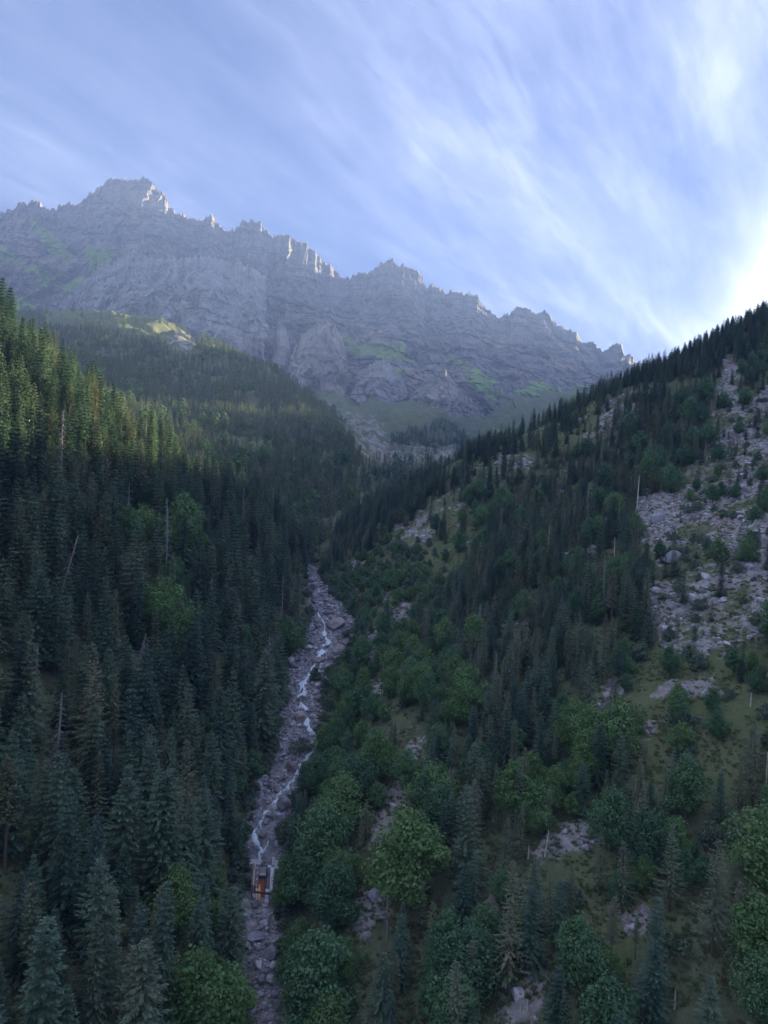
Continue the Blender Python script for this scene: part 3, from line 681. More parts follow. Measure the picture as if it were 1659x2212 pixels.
PROTO = {}                                            # kind -> list of (trunk mesh, crown mesh, crown radius)
FARCOL = {}
def add_proto(kind, tr, cr, rad): PROTO.setdefault(kind, []).append((tr, cr, rad))
rr_ = random.Random(3)
for k in range(6):
    wide = [.20, .17, .235, .185, .15, .22][k]
    add_proto('spruce', trunk_soup(rnd=rr_).mesh('spruce_trunk', [M['bark']]), conifer(rr_, R0=wide, n=240, per=24, bl=.033, bw=.0070, power=.68, droop=[.45, .6, .4, .7, .5, .55][k], start=[.05, .08, .04, .10, .06, .16][k]).mesh('spruce_crown', [M['spruce']]), wide)
for k in range(5):
    wide = [.19, .17, .21, .16, .20][k]
    add_proto('larch', trunk_soup(r=.0115, bend=.02, rnd=rr_).mesh('larch_trunk', [M['bark']]), conifer(rr_, R0=wide, n=180, per=18, levels=34, droop=[.35, .25, .5, .3, .4][k], start=[.12, .3, .16, .42, .2][k], bl=.026, bw=.006, power=.7, gap=.12, tips=.3).mesh('larch_crown', [M['larch']]), wide)
for k in range(5):
    w = [.34, .40, .30, .38, .44][k]
    s_, cs_ = leafy(rr_, w=w, n=8200, lobes=[24, 30, 22, 32, 27][k], base=[.14, .10, .2, .12, .08][k], ls=.0165)
    add_proto('broadleaf', limb_trunk(rr_, cs_).mesh('broadleaf_trunk', [M['bark']]), s_.mesh('broadleaf_crown', [M['leaf']]), w)
    add_proto('bright', PROTO['broadleaf'][-1][0], PROTO['broadleaf'][-1][1].copy(), w); PROTO['bright'][-1][1].materials[0] = M['leaf_bright']
for k in range(4):
    w = [.62, .75, .55, .85][k]
    s_, cs_ = leafy(rr_, w=w, n=2200, lobes=[14, 17, 12, 18][k], base=-.05, ls=.042, flat=.8)
    add_proto('bush', limb_trunk(rr_, cs_, r=.02, base=.02).mesh('shrub_stem', [M['bark']]), s_.mesh('shrub_crown', [M['bush']]), w)
for k in range(3):
    add_proto('dead', trunk_soup(r=.0105, bend=.02, rnd=rr_).mesh('dead_trunk', [M['deadwood']]), dead_soup(rr_, n=[40, 60, 50][k], droop=[.2, .7, .45][k]).mesh('bare_branches', [M['deadwood']]), .14)
def far_conifer(kind, R0, droop, start):
    s = conifer(rr_, R0=R0, n=90, per=6, droop=droop, start=start, bl=.062, bw=.019)
    k = len(s.v); s.tube([(0, 0, -.05), (0, 0, .9)], [.012, .004], 3, mi=1); return s.mesh(kind + '_far', [M[kind + '_far'], M['bark']])
def far_leafy():
    s, c = leafy(rr_, w=.42, n=260, lobes=9, base=.05, ls=.075); return s.mesh('broadleaf_far', [M['leaf_far']])
def joined(tr, cr, name):
    bm = bmesh.new(); bm.from_mesh(cr); nf = len(bm.faces); bm.from_mesh(tr); bm.faces.ensure_lookup_table()
    for f in bm.faces[nf:]: f.material_index = 1
    me = bpy.data.meshes.new(name); bm.to_mesh(me); bm.free(); me.materials.append(cr.materials[0]); me.materials.append(tr.materials[0]); return me

# ------------------------------------------------------------------ where the trees stand
CLEAR = [v[0] for k, v in ROCK.items() if k not in ('bank_left',)]
bed_vis = np.array([(2330, 550, 608), (2212, 548, 606), (2100, 533, 597), (2000, 527, 592), (1950, 542, 600), (1850, 537, 608), (1780, 542, 598), (1700, 560, 648), (1650, 590, 660), (1600, 602, 690), (1540, 608, 690),
                    (1480, 632, 690), (1430, 605, 735), (1380, 662, 758), (1340, 678, 768), (1300, 665, 735), (1255, 662, 700)])[::-1]
def covers_bed(x, y, z, h, rad):
    bad = np.zeros(x.shape, bool)
    for t, wr in ((0, .25), (.15, 1), (.35, .85), (.6, .55), (.85, .25)):
        px, py = project(x, y, z + h * t); w = rad * h * wr / y * F * .8
        l = np.interp(py, bed_vis[:, 0], bed_vis[:, 1]); r = np.interp(py, bed_vis[:, 0], bed_vis[:, 2])
        bad |= (py > 1262) & (py < 2330) & (px + w > l + 7) & (px - w < r - 7)
    return bad
Z_BUSH = [(680, 1190), (760, 1150), (860, 1130), (960, 1190), (1010, 1240), (950, 1330), (800, 1360), (720, 1330)]
Z_LEAF = [(600, 1760), (690, 1560), (760, 1400), (900, 1390), (1010, 1480), (960, 1660), (900, 1680), (960, 1780), (960, 1960), (840, 1960), (770, 1930), (730, 2330), (600, 2330)]
Z_CONI = [(920, 1330), (1010, 1200), (1280, 960), (1480, 780), (1560, 760), (1480, 1000), (1380, 1180), (1400, 1380), (1280, 1560), (1120, 1640), (1080, 1870), (960, 1950), (980, 1700), (1030, 1480)]
Z_LARCH = [(1000, 1120), (1200, 1000), (1320, 910), (1280, 990), (1100, 1140)]
Z_LOW = [(1100, 1650), (1350, 1480), (1659, 1400), (1800, 1400), (1800, 2330), (1050, 2330), (1060, 1900)]
Z_SHRUBLOW = [(1330, 1400), (1680, 1400), (1680, 1640), (1400, 1660), (1310, 1560)]
def scatter(x0, x1, y0, y1, sp, seed):
    g = np.random.default_rng(seed); nx = int((x1 - x0) / sp); ny = int((y1 - y0) / sp)
    X, Yy = np.meshgrid(x0 + (np.arange(nx) + .5) * sp, y0 + (np.arange(ny) + .5) * sp)
    X = X.ravel() + g.uniform(-.48, .48, X.size) * sp; Yy = Yy.ravel() + g.uniform(-.48, .48, Yy.size) * sp
    u = X / Yy; k = (u > -.78) & (u < .80); return X[k], Yy[k], g
trees = []                                            # kind, variant, x, y, z, h, lean
def pick(g, n, table):
    ks = list(table); p = np.array([table[k] for k in ks], float); p /= p.sum(); return np.array(ks, object)[g.choice(len(ks), n, p=p)]
# near valley sides
X, Yy, g = scatter(-420, 620, 45, 800, 4.9, 7)
Xl, Yl, gl = scatter(-420, 0, 45, 520, 7.0, 9)
kr_ = X > sx(Yy); kl_ = Xl < sx(Yl); X = np.concatenate([X[kr_], Xl[kl_]]); Yy = np.concatenate([Yy[kr_], Yl[kl_]])
Z = ground(X, Yy); px, py = project(X, Yy, Z); n = len(X)
left = X < sx(Yy)
kind = np.full(n, '', object); h = np.zeros(n); dens = np.zeros(n)
clump = fbm(X / 24., Yy / 24., o=3, seed=81)
# left flank
kl = pick(g, n, {'spruce': .80, 'larch': .14, 'broadleaf': .03, 'dead': .03}); hl = 12 + 21 * g.beta(1.5, 1.3, n)
kind[left] = kl[left]; h[left] = hl[left]; dens[left] = .95
lf = left & (np.abs(X - sx(Yy)) < 20) & (g.random(n) < .2); kind[lf] = 'broadleaf'; h[(kind == 'broadleaf') & left] = g.uniform(8, 14, n)[(kind == 'broadleaf') & left]
mid = inpoly(px, py, [(240, 1200), (330, 1100), (480, 1150), (420, 1400), (330, 1430)]) & (g.random(n) < .18); kind[mid] = 'broadleaf'
# right flank
rt = ~left
kr = pick(g, n, {'spruce': .62, 'larch': .18, 'broadleaf': .17, 'dead': .03}); kind[rt] = kr[rt]; h[rt] = g.uniform(10, 18, n)[rt]; dens[rt] = .62
def zone(poly, table, hr, d):
    k = rt & inpoly(px, py, poly); kind[k] = pick(g, n, table)[k]; h[k] = g.uniform(*hr, n)[k]; dens[k] = d
zone(Z_CONI, {'spruce': .56, 'larch': .36, 'broadleaf': .06, 'dead': .02}, (9, 21), .85)
zone(Z_LARCH, {'spruce': .3, 'larch': .6, 'broadleaf': .1}, (9, 15), .85)
zone(Z_LOW, {'spruce': .18, 'larch': .38, 'broadleaf': .15, 'bright': .10, 'bush': .18, 'dead': .02}, (7, 19), .74)
zone(Z_SHRUBLOW, {'spruce': .1, 'larch': .06, 'broadleaf': .4, 'bush': .42, 'dead': .02}, (6, 11), .6)
zone(Z_LEAF, {'spruce': .28, 'larch': .12, 'broadleaf': .34, 'bright': .24, 'bush': .04}, (7, 15), .92)
zone(Z_BUSH, {'bush': .5, 'broadleaf': .28, 'bright': .18, 'spruce': .05}, (4, 10), .72)
up_r = rt & (py < 1150) & (px > 1250) & (kind == 'spruce'); h[up_r] *= .8
ridge = rt & (Yy > 430) & (px > 690) & (py < np.interp(px, [p[0] for p in crestR], [p[1] for p in crestR]) + 90); kind[ridge] = pick(g, n, {'spruce': .74, 'larch': .26})[ridge]; dens[ridge] = .8; h[ridge] = g.uniform(7, 20, n)[ridge]
h[kind == 'bush'] = g.uniform(2.5, 6, n)[kind == 'bush']
rk = np.zeros(n)
for poly, w in ROCK.values(): rk = np.maximum(rk, inpoly(px, py, poly) * w)
gr = np.zeros(n)
for poly, w in GRASS.values(): gr = np.maximum(gr, inpoly(px, py, poly) * w)
big = inpoly(px, py, ROCK['right_big'][0])
dens *= np.where(rk > .6, .10, np.where(rk > 0, .38, 1)) * (1 - .62 * gr) * np.clip(1 + clump * np.where(left, .2, 1.1), .1, 1.3)
dens = np.where(big, .34 * np.clip(1 + clump * 1.5, .1, 1.6), dens); sb = big & (g.random(n) < .5); kind[sb] = 'bush'; h[sb] = g.uniform(2, 5, n)[sb]; h[big & ~sb] *= .7
rad = np.array([{'spruce': .15, 'larch': .19, 'broadleaf': .38, 'bright': .38, 'bush': .7, 'dead': .1}.get(k, .2) for k in kind])
ok = g.random(n) < dens
ok &= ~covers_bed(X, Yy, Z, h, rad)
ok &= np.abs(X - sx(Yy)) > np.interp(Yy, bedY, bedW) + 1.5
pm, qm = project(X, Yy, Z + h * .55)
cl = np.zeros(n, bool)
for poly in CLEAR:
    if not any(poly is ROCK[q][0] for q in ('right_big', 'ridge_scree', 'stony', 'stony2', 'top_scree', 'chute')): cl |= inpoly(pm, qm, poly)
ok &= ~(cl & (g.random(n) < np.where(inpoly(pm, qm, ROCK['gravel_a'][0]) | inpoly(pm, qm, ROCK['gravel_b'][0]) | inpoly(pm, qm, ROCK['gravel_c'][0]), 1.0, .62)))
for t_ in (.15, .35, .75, .92):
    pt_, qt_ = project(X, Yy, Z + h * t_)
    for k_ in ('gravel_a', 'gravel_b', 'gravel_c', 'scree_low', 'scree_mid'): ok &= ~inpoly(pt_, qt_, ROCK[k_][0])
ok &= ~hidden(X, Yy, Z + h)
# keep tree tops out of the open view over the stream head and below the crest of the left spur as surveyed
for i in np.nonzero(ok)[0]: trees.append([kind[i], X[i], Yy[i], Z[i], h[i], 0])
# middle hill and the hills beyond
X, Yy, g = scatter(-1700, 1400, 470, 1350, 8.0, 17); Z = ground(X, Yy); px, py = project(X, Yy, Z)
X2, Y2, g2 = scatter(-2100, 1000, 1350, 2700, 11.0, 19); Z2 = ground(X2, Y2); px2, py2 = project(X2, Y2, Z2)
X = np.concatenate([X, X2]); Yy = np.concatenate([Yy, Y2]); Z = np.concatenate([Z, Z2]); px = np.concatenate([px, px2]); py = np.concatenate([py, py2]); n = len(X)
lefthill = (px < np.interp(py, [600, 850, 900, 1050, 1200], [420, 660, 725, 805, 690])) & (X < np.interp(Yy, [470, 700, 950, 2700], [-30, -50, -8, 0]))
nub = inpoly(px, py, [(790, 1000), (850, 940), (960, 905), (1030, 960), (1080, 1010), (900, 1060), (815, 1055)]) | inpoly(px, py, [(640, 850), (740, 900), (790, 1000), (780, 1010), (700, 920)])
dens = np.where(lefthill, .80, np.where(nub, 1.2, 0)) * np.clip(1.05 + 1.0 * fbm(X / 90., Yy / 90., o=3, seed=91), .15, 1.3)
for poly, w in list(GRASS.values()) + list(ROCK.values()): dens = np.where(inpoly(px + fbm(px / 9., py / 9., o=2, seed=5) * 10, py, poly), dens * .12, dens)
treeline = (py < np.interp(px, [0, 60, 100, 380, 420, 1200], [655, 668, 662, 695, 720, 760])) & (Yy > 1800); dens = np.where(treeline, 0, dens)
kind = pick(g, n, {'spruce': .40, 'larch': .54, 'broadleaf': .06}); h = g.uniform(11, 24, n) * np.where(Yy > 1700, .85, 1)
ok = (g.random(n) < dens) & ~hidden(X, Yy, Z + h) & ~((Yy < 800) & (X > sx(Yy)))
for i in np.nonzero(ok)[0]: trees.append([kind[i], X[i], Yy[i], Z[i], h[i], 1])

gq = np.random.default_rng(43)
for i in range(420):
    y = math.exp(gq.uniform(math.log(125), math.log(450))); sd = -1 if gq.random() < .5 else 1; w_ = float(np.interp(y, bedY, bedW)); x = float(sx(y)) + sd * (w_ + gq.uniform(.3, 5)); hb = gq.uniform(1.5, 4.5)
    pq = project(x, y, float(ground(x, y)) + hb * .5); lo, hi = np.interp(pq[1], bed_vis[:, 0], bed_vis[:, 1]), np.interp(pq[1], bed_vis[:, 0], bed_vis[:, 2])
    if lo + 12 < pq[0] < hi - 12 or (1840 < pq[1] < 1960 and lo - 2 < pq[0] < hi + 2): continue
    trees.append(['bush', x, y, float(ground(x, y)), hb, 0])
# single trees surveyed one by one: kind, top x, top y, base x, base y (P), width factor
HERO = [('bright', 880, 1735, 882, 1968, 1.15), ('bright', 820, 1572, 820, 1690, 1.1), ('broadleaf', 690, 1995, 690, 2240, 1.1), ('bright', 428, 2035, 430, 2300, 1.0), ('bright', 383, 1858, 383, 2030, 1.0), ('bright', 1008, 1466, 1008, 1570, 1.2),
        ('broadleaf', 742, 1660, 742, 1800, 1.1), ('broadleaf', 700, 1725, 700, 1890, 1.1), ('broadleaf', 660, 1800, 664, 1960, 1.0), ('broadleaf', 770, 1620, 772, 1740, 1.1), ('broadleaf', 725, 1850, 727, 2010, 1.0), ('broadleaf', 880, 1610, 880, 1700, 1.1),
        ('bright', 430, 1140, 430, 1215, 1.1), ('bright', 310, 1085, 310, 1180, 1.1), ('bright', 355, 1240, 355, 1400, 1.1), ('bright', 500, 2090, 500, 2340, .9), ('broadleaf', 625, 1330, 625, 1420, 1.0), ('bright', 850, 1395, 850, 1470, 1.2),
        ('larch', 1125, 1650, 1122, 1810, 1.0), ('larch', 1190, 1690, 1182, 1800, .8), ('larch', 1555, 1810, 1540, 2060, 1.1), ('larch', 1110, 1855, 1095, 2140, .9), ('larch', 985, 2070, 985, 2330, 1.0), ('larch', 1348, 1812, 1340, 1975, 1.0),
        ('larch', 1052, 1490, 1050, 1620, 1.2), ('larch', 1275, 1425, 1268, 1590, 1.0), ('larch', 1325, 1225, 1320, 1370, 1.1), ('larch', 925, 1325, 922, 1420, 1.1), ('larch', 375, 1190, 370, 1330, .9), ('larch', 290, 1735, 285, 1940, .9), ('larch', 250, 1460, 245, 1650, .9),
        ('larch', 18, 1630, 10, 1880, 1.2), ('larch', 70, 1900, 62, 2190, 1.2), ('larch', 215, 1620, 208, 1800, 1.0), ('larch', 1440, 1640, 1436, 1770, 1.1), ('larch', 1090, 1420, 1086, 1520, 1.1), ('larch', 1600, 1900, 1592, 2100, 1.1), ('larch', 1190, 1880, 1190, 2010, 1.0), ('larch', 1230, 1895, 1228, 2020, 1.0), ('larch', 745, 1512, 745, 1600, .8), ('spruce', 1340, 1370, 1335, 1480, .8), ('spruce', 870, 1970, 865, 2140, 1.0), ('spruce', 1010, 1690, 1005, 1920, 1.2), ('spruce', 1275, 1410, 1270, 1560, .9),
        ('dead', 174, 1138, 124, 1308, .9), ('dead', 168, 1355, 150, 1440, 1.0), ('dead', 318, 1358, 288, 1490, 1.5), ('dead', 540, 1413, 503, 1478, .8), ('dead', 557, 1303, 545, 1368, .8), ('dead', 185, 2031, 145, 2156, .7), ('dead', 388, 1755, 370, 1860, 1.6), ('dead', 232, 1015, 222, 1050, .8), ('dead', 172, 1355, 160, 1440, .8),
        ('bush', 682, 1440, 682, 1470, 1.1), ('bush', 652, 1592, 652, 1622, 1.2), ('bush', 640, 1330, 642, 1400, .5), ('bush', 1225, 1900, 1225, 1960, 1.0), ('bush', 1270, 2010, 1270, 2060, 1.0), ('bush', 1440, 2000, 1440, 2060, 1.0)]
hero_rows = []
for kd, tx, ty, bx, by, wf in HERO:
    b0 = hit(bx, by); hh = (by - ty) / F * b0[1]
    top = unproj(tx, ty, b0[1]); lean = (top[0] - b0[0]) / hh
    hero_rows.append([kd, b0[0], b0[1], b0[2], hh, 2, lean, wf])
    if kd != 'bush':
        r_ = {'bright': .36, 'broadleaf': .36}.get(kd, .12) * hh * .8
        trees[:] = [t for t in trees if (t[1] - b0[0]) ** 2 + (t[2] - b0[1]) ** 2 > r_ * r_]
        # leave the view of it open
        cx0 = (tx + bx) / 2; wpx = max(8, .28 * (by - ty) * (1 if kd in ('bright', 'broadleaf') else .5))
        def blocks(t):
            if t[5] or t[2] > b0[1] or b0[1] - t[2] > 40: return False
            p0 = project(t[1], t[2], t[3] + t[4] * .75); return abs(p0[0] - cx0) < wpx and ty - 5 < p0[1] < ty + .6 * (by - ty)
        trees[:] = [t for t in trees if not blocks(t)]
ORD = ['', 'second ', 'third ', 'fourth ', 'fifth ', 'sixth ', 'seventh ', 'eighth ', 'ninth ', 'tenth ', 'eleventh ', 'twelfth ', 'thirteenth ', 'fourteenth ', 'fifteenth ', 'sixteenth ', 'seventeenth ', 'eighteenth ', 'nineteenth ', 'twentieth ']
LAND = [('the concrete water intake', 572, 1895), ('the head of the stony stream bed', 682, 1265), ('the pale streamside rock face', 645, 1580), ('the grey gravel chute', 860, 1735), ('the lower gravel patch', 790, 1990),
        ('the round pale hillside boulder', 1452, 1210), ('the pinkish cliff at right', 1418, 1120), ('the scree below the right ridge', 1340, 905), ('the bottom left corner', 20, 2190), ('the bottom right corner', 1640, 2190),
        ('the grassy stone field', 930, 1140), ('the sunlit crest at the left edge', 60, 760), ('the pink bottom scree', 1110, 2190), ('the small scree pocket', 1375, 1985), ('the bleached white snag', 1182, 1820),
        ('the widest part of the stream bed', 725, 1360), ('the lone left-slope rock', 388, 1310), ('the leaning bare tree', 150, 1220), ('the bright green tree beside the gravel', 880, 1850), ('the left edge at mid height', 10, 1500),
        ('the right edge at mid height', 1650, 1500), ('the rocky slope at the right edge', 1600, 1150), ('the drooping grey dead tree', 378, 1810), ('the valley notch', 800, 1060), ('the middle hill clearing', 520, 965),
        ('the left edge low down', 10, 1850), ('the right edge low down', 1650, 1850), ('the foot of the middle hill', 640, 1120), ('the top corner of the right ridge', 1640, 660), ('the dip of the right ridge', 1000, 1020)]
usedlab = {}
def ordinal(k):
    if k < 20: return ORD[k]
    tens = {2: 'twenty', 3: 'thirty', 4: 'forty', 5: 'fifty', 6: 'sixty', 7: 'seventy', 8: 'eighty'}[(k + 1) // 10]
    u = (k + 1) % 10
    return (tens[:-1] + 'ieth ') if u == 0 else tens + '-' + ['first', 'second', 'third', 'fourth', 'fifth', 'sixth', 'seventh', 'eighth', 'ninth'][u - 1] + ' '
def locate(px, py):
    d = [(math.hypot(px - a, (py - b)), nm, px - a, py - b) for nm, a, b in LAND]; d = min(d)
    side = ('right of' if d[2] > 0 else 'left of') if abs(d[2]) > abs(d[3]) else ('below' if d[3] > 0 else 'above')
    return d[1], side, d[0]
def give_labels(items, desc, cat, group):
    """items: (object, px, py); one label each, by place next to something one can find"""
    b = {}
    for o, px, py in items:
        nm, sd, d = locate(px, py); b.setdefault((nm, sd), []).append((d, o))
    for (nm, sd), l in b.items():
        l.sort(key=lambda q: q[0])
        for k, (d, o) in enumerate(l): tag(o, f'{desc}, {ordinal(k)}nearest {sd} {nm}', cat, group)

DESC = {'spruce': ('spruce_tree', 'dark green spruce', 'tree', 'spruces on the valley sides'), 'larch': ('larch_tree', 'olive open-crowned larch', 'tree', 'larches on the valley sides'), 'broadleaf': ('broadleaf_tree', 'green broadleaf tree', 'tree', 'broadleaf trees on the valley sides'),
        'bright': ('broadleaf_tree', 'bright green broadleaf', 'tree', 'bright green broadleaf trees'), 'bush': ('shrub', 'low rounded green shrub', 'shrub', 'shrubs on the slopes'), 'dead': ('dead_tree', 'bare grey dead conifer', 'dead tree', 'bare dead conifers')}
def lean_matrix(x, y, z, h, lean, rz, w):
    m = Matrix.Translation((x, y, z)); sh = Matrix.Identity(4); sh[0][2] = 0
    return m @ Matrix.Rotation(math.atan(lean), 4, 'Y') @ Matrix.Rotation(rz, 4, 'Z') @ Matrix.Diagonal((h * w, h * w, h, 1))
placed = {}
def plant(kd, x, y, z, h, lean, w, rz, vi):
    tr, cr, rad = PROTO[kd][vi]
    e = empty(DESC[kd][0], (0, 0, 0)); e.matrix_world = lean_matrix(x, y, z, h, lean, rz, w)
    for nm, me in (('trunk', tr), ('crown' if kd != 'dead' else 'bare_branches', cr)):
        if kd == 'bush': nm = 'stem' if nm == 'trunk' else 'foliage'
        o = bpy.data.objects.new(nm, me); COL.objects.link(o); o.parent = e
    p, q = project(x, y, z + h * .6)
    placed.setdefault(kd, []).append((e, float(p), float(q)))
g = np.random.default_rng(29)
for kd, x, y, z, h, f_, lean, wf in hero_rows: plant(kd, x, y, z - .2, h, lean, wf, g.uniform(0, 6.28), int(g.integers(len(PROTO[kd]))) if kd not in ('bright', 'broadleaf') else (1, 3, 4)[int(g.integers(3))])
T = trees
tx = np.array([t[1] for t in T]); ty_ = np.array([t[2] for t in T]); tz = np.array([t[3] for t in T]); th = np.array([t[4] for t in T]); tk = np.array([t[0] for t in T], object); tf = np.array([t[5] for t in T])
sz = th / ty_; mpx, mpy = project(tx, ty_, tz + th * .7)
inview = (mpx > 5) & (mpx < PW - 5) & (mpy > 5) & (mpy < PH - 5)
single = np.zeros(len(T), bool)
for kd, cap in (('spruce', 285), ('larch', 280), ('broadleaf', 200), ('bright', 95), ('bush', 280), ('dead', 200)):
    k = np.nonzero((tk == kd) & inview & (tf == 0))[0]; k = k[np.argsort(-sz[k])][:cap]; single[k] = True
for i in np.nonzero(single)[0]:
    kd = tk[i]; plant(kd, tx[i], ty_[i], tz[i] - .25, th[i], g.normal(0, .02) - (.02 if tf[i] == 0 else 0), g.uniform(.85, 1.2), g.uniform(0, 6.28), int(g.integers(len(PROTO[kd]))))
for kd, items in placed.items(): give_labels(items, DESC[kd][1], DESC[kd][2], DESC[kd][3])

def instancer(name, label, cat, idx, protos):
    """one mass of the same kind: points carrying whole trees"""
    if not len(idx): return
    c = bpy.data.collections.new(name + '_forms')
    for k, me in enumerate(protos):
        o = bpy.data.objects.new(f'{name}_form_{k:02d}', me); c.objects.link(o)
    n = len(idx); me = bpy.data.meshes.new(name); me.vertices.add(n)
    me.vertices.foreach_set('co', np.stack([tx[idx], ty_[idx], tz[idx] - .3], -1).astype(np.float32).ravel())
    a = me.attributes.new('size', 'FLOAT_VECTOR', 'POINT'); w = g.uniform(.85, 1.25, n) * th[idx]; a.data.foreach_set('vector', np.stack([w, w, th[idx]], -1).astype(np.float32).ravel())
    a = me.attributes.new('turn', 'FLOAT_VECTOR', 'POINT'); a.data.foreach_set('vector', np.stack([g.normal(0, .025, n), g.normal(0, .025, n), g.uniform(0, 6.28, n)], -1).astype(np.float32).ravel())
    a = me.attributes.new('form', 'INT', 'POINT'); a.data.foreach_set('value', g.integers(0, len(protos), n).astype(np.int32))
    o = bpy.data.objects.new(name, me); COL.objects.link(o); tag(o, label, cat, None, 'stuff')
    nt = bpy.data.node_groups.new(name + '_scatter', 'GeometryNodeTree')
    nt.interface.new_socket('Geometry', in_out='INPUT', socket_type='NodeSocketGeometry'); nt.interface.new_socket('Geometry', in_out='OUTPUT', socket_type='NodeSocketGeometry')
    gi = nt.nodes.new('NodeGroupInput'); go = nt.nodes.new('NodeGroupOutput'); ip = nt.nodes.new('GeometryNodeInstanceOnPoints'); ci = nt.nodes.new('GeometryNodeCollectionInfo')
    ci.inputs['Collection'].default_value = c; ci.inputs['Separate Children'].default_value = True; ci.inputs['Reset Children'].default_value = True
    def at(nm, tp):
        q = nt.nodes.new('GeometryNodeInputNamedAttribute'); q.data_type = tp; q.inputs['Name'].default_value = nm; return q.outputs['Attribute']
    L = nt.links.new
    L(gi.outputs[0], ip.inputs['Points']); L(ci.outputs[0], ip.inputs['Instance']); ip.inputs['Pick Instance'].default_value = True
    L(at('form', 'INT'), ip.inputs['Instance Index']); L(at('turn', 'FLOAT_VECTOR'), ip.inputs['Rotation']); L(at('size', 'FLOAT_VECTOR'), ip.inputs['Scale']); L(ip.outputs[0], go.inputs[0])
    md = o.modifiers.new('scatter', 'NODES'); md.node_group = nt
rest = ~single
for kd, nm, lab in (('spruce', 'spruce_forest', 'dense dark spruce forest covering both valley sides'), ('larch', 'larch_forest', 'scattered olive larches among the spruce forest'), ('broadleaf', 'broadleaf_wood', 'green broadleaf trees among the conifers on the slopes'), ('bright', 'bright_broadleaf_wood', 'bright green broadleaf trees among the darker wood'), ('bush', 'shrub_cover', 'low green shrubs covering the stony slopes'), ('dead', 'dead_wood', 'bare grey trunks among the forest')):
    k = np.nonzero(rest & (tk == kd) & (tf == 0))[0]
    instancer(nm, lab, 'forest', k, [joined(a, b2, nm + '_shape') for a, b2, r in PROTO[kd]])
k = np.nonzero(rest & (tf == 1) & (tk == 'spruce'))[0]; instancer('hill_spruce_forest', 'distant dark spruce forest on the middle hills', 'forest', k, [far_conifer('spruce', w, d, .05) for w, d in ((.19, .5), (.21, .4), (.17, .6))])
k = np.nonzero(rest & (tf == 1) & (tk == 'larch'))[0]; instancer('hill_larch_forest', 'distant lighter larch forest on the middle hills', 'forest', k, [far_conifer('larch', w, d, .1) for w, d in ((.22, .35), (.24, .3), (.19, .4))])
k = np.nonzero(rest & (tf == 1) & (tk == 'broadleaf'))[0]; instancer('hill_broadleaf_wood', 'distant light green broadleaf trees on the middle hills', 'forest', k, [far_leafy() for _ in range(3)])
print('TREES', len(T), 'single', single.sum(), {kd: len(v) for kd, v in placed.items()})

# ------------------------------------------------------------------ bleached snags and fallen trunks
SNAG = [(1186, 1793, 1177, 1850), (1143, 1826, 1141, 1856), (1328, 1160, 1326, 1218), (1188, 1137, 1183, 1203), (1382, 1027, 1376, 1098), (1624, 1495, 1621, 1526), (1588, 1412, 1586, 1445), (1326, 1996, 1323, 2022), (1459, 2138, 1457, 2180), (1430, 2156, 1427, 2195), (1125, 2168, 1124, 2184), (1140, 2158, 1139, 2182), (1657, 1625, 1654, 1720), (1465, 1488, 1462, 1512)]
its = []
for q, (ax, ay, bx, by) in enumerate(SNAG):
    p = hit(bx, by); t = unproj(ax, ay, p[1]); hh = np.linalg.norm(t - p); s = Soup(); rw = max(.22, hh * .022)
    s.tube([(0, 0, -.8), (0, 0, 0), (.02 * hh, 0, hh * .5), (0, .01 * hh, hh)], [rw * 1.3, rw, rw * .75, rw * .35], 7)
    for k in range(3):
        z0 = hh * R(.4, .85); an = R(0, 6.28); s.tube([(0, 0, z0), (math.cos(an) * hh * .07, math.sin(an) * hh * .07, z0 + hh * R(-.02, .05))], [rw * .3, rw * .1], 4)
    o = mesh_obj('snag', s.v, s.f, M['snag'], None, True); d = Vector(t - p).normalized()
    o.matrix_world = Matrix.Translation(p) @ d.to_track_quat('Z', 'Y').to_matrix().to_4x4(); its.append((o, (ax + bx) / 2, (ay + by) / 2))
give_labels(its, 'broken bleached trunk', 'snag', 'bleached snags')

# ------------------------------------------------------------------ boulders
def rock_mesh(rnd, n=20, flat=.75, material='boulder'):
    bm = bmesh.new()
    for i in range(n):
        d = Vector((rnd.gauss(0, 1), rnd.gauss(0, 1), rnd.gauss(0, 1))).normalized(); s = rnd.uniform(.82, 1.05)
        bm.verts.new((d.x * s, d.y * s * rnd.uniform(.8, 1), d.z * s * flat))
    r = bmesh.ops.convex_hull(bm, input=bm.verts)
    bmesh.ops.delete(bm, geom=[v for v in bm.verts if not v.link_faces], context='VERTS')
    bmesh.ops.bevel(bm, geom=[e for e in bm.edges if e.calc_face_angle(0) > .35], offset=.06, segments=1, affect='EDGES')
    me = bpy.data.meshes.new('boulder'); bm.to_mesh(me); bm.free(); me.materials.append(M[material]); return me
rk_ = random.Random(8)
ROCKS = {c: [rock_mesh(rk_, rk_.randint(13, 22), rk_.uniform(.55, .9), c) for _ in range(6)] for c in ('boulder', 'boulder_pink', 'boulder_pale')}
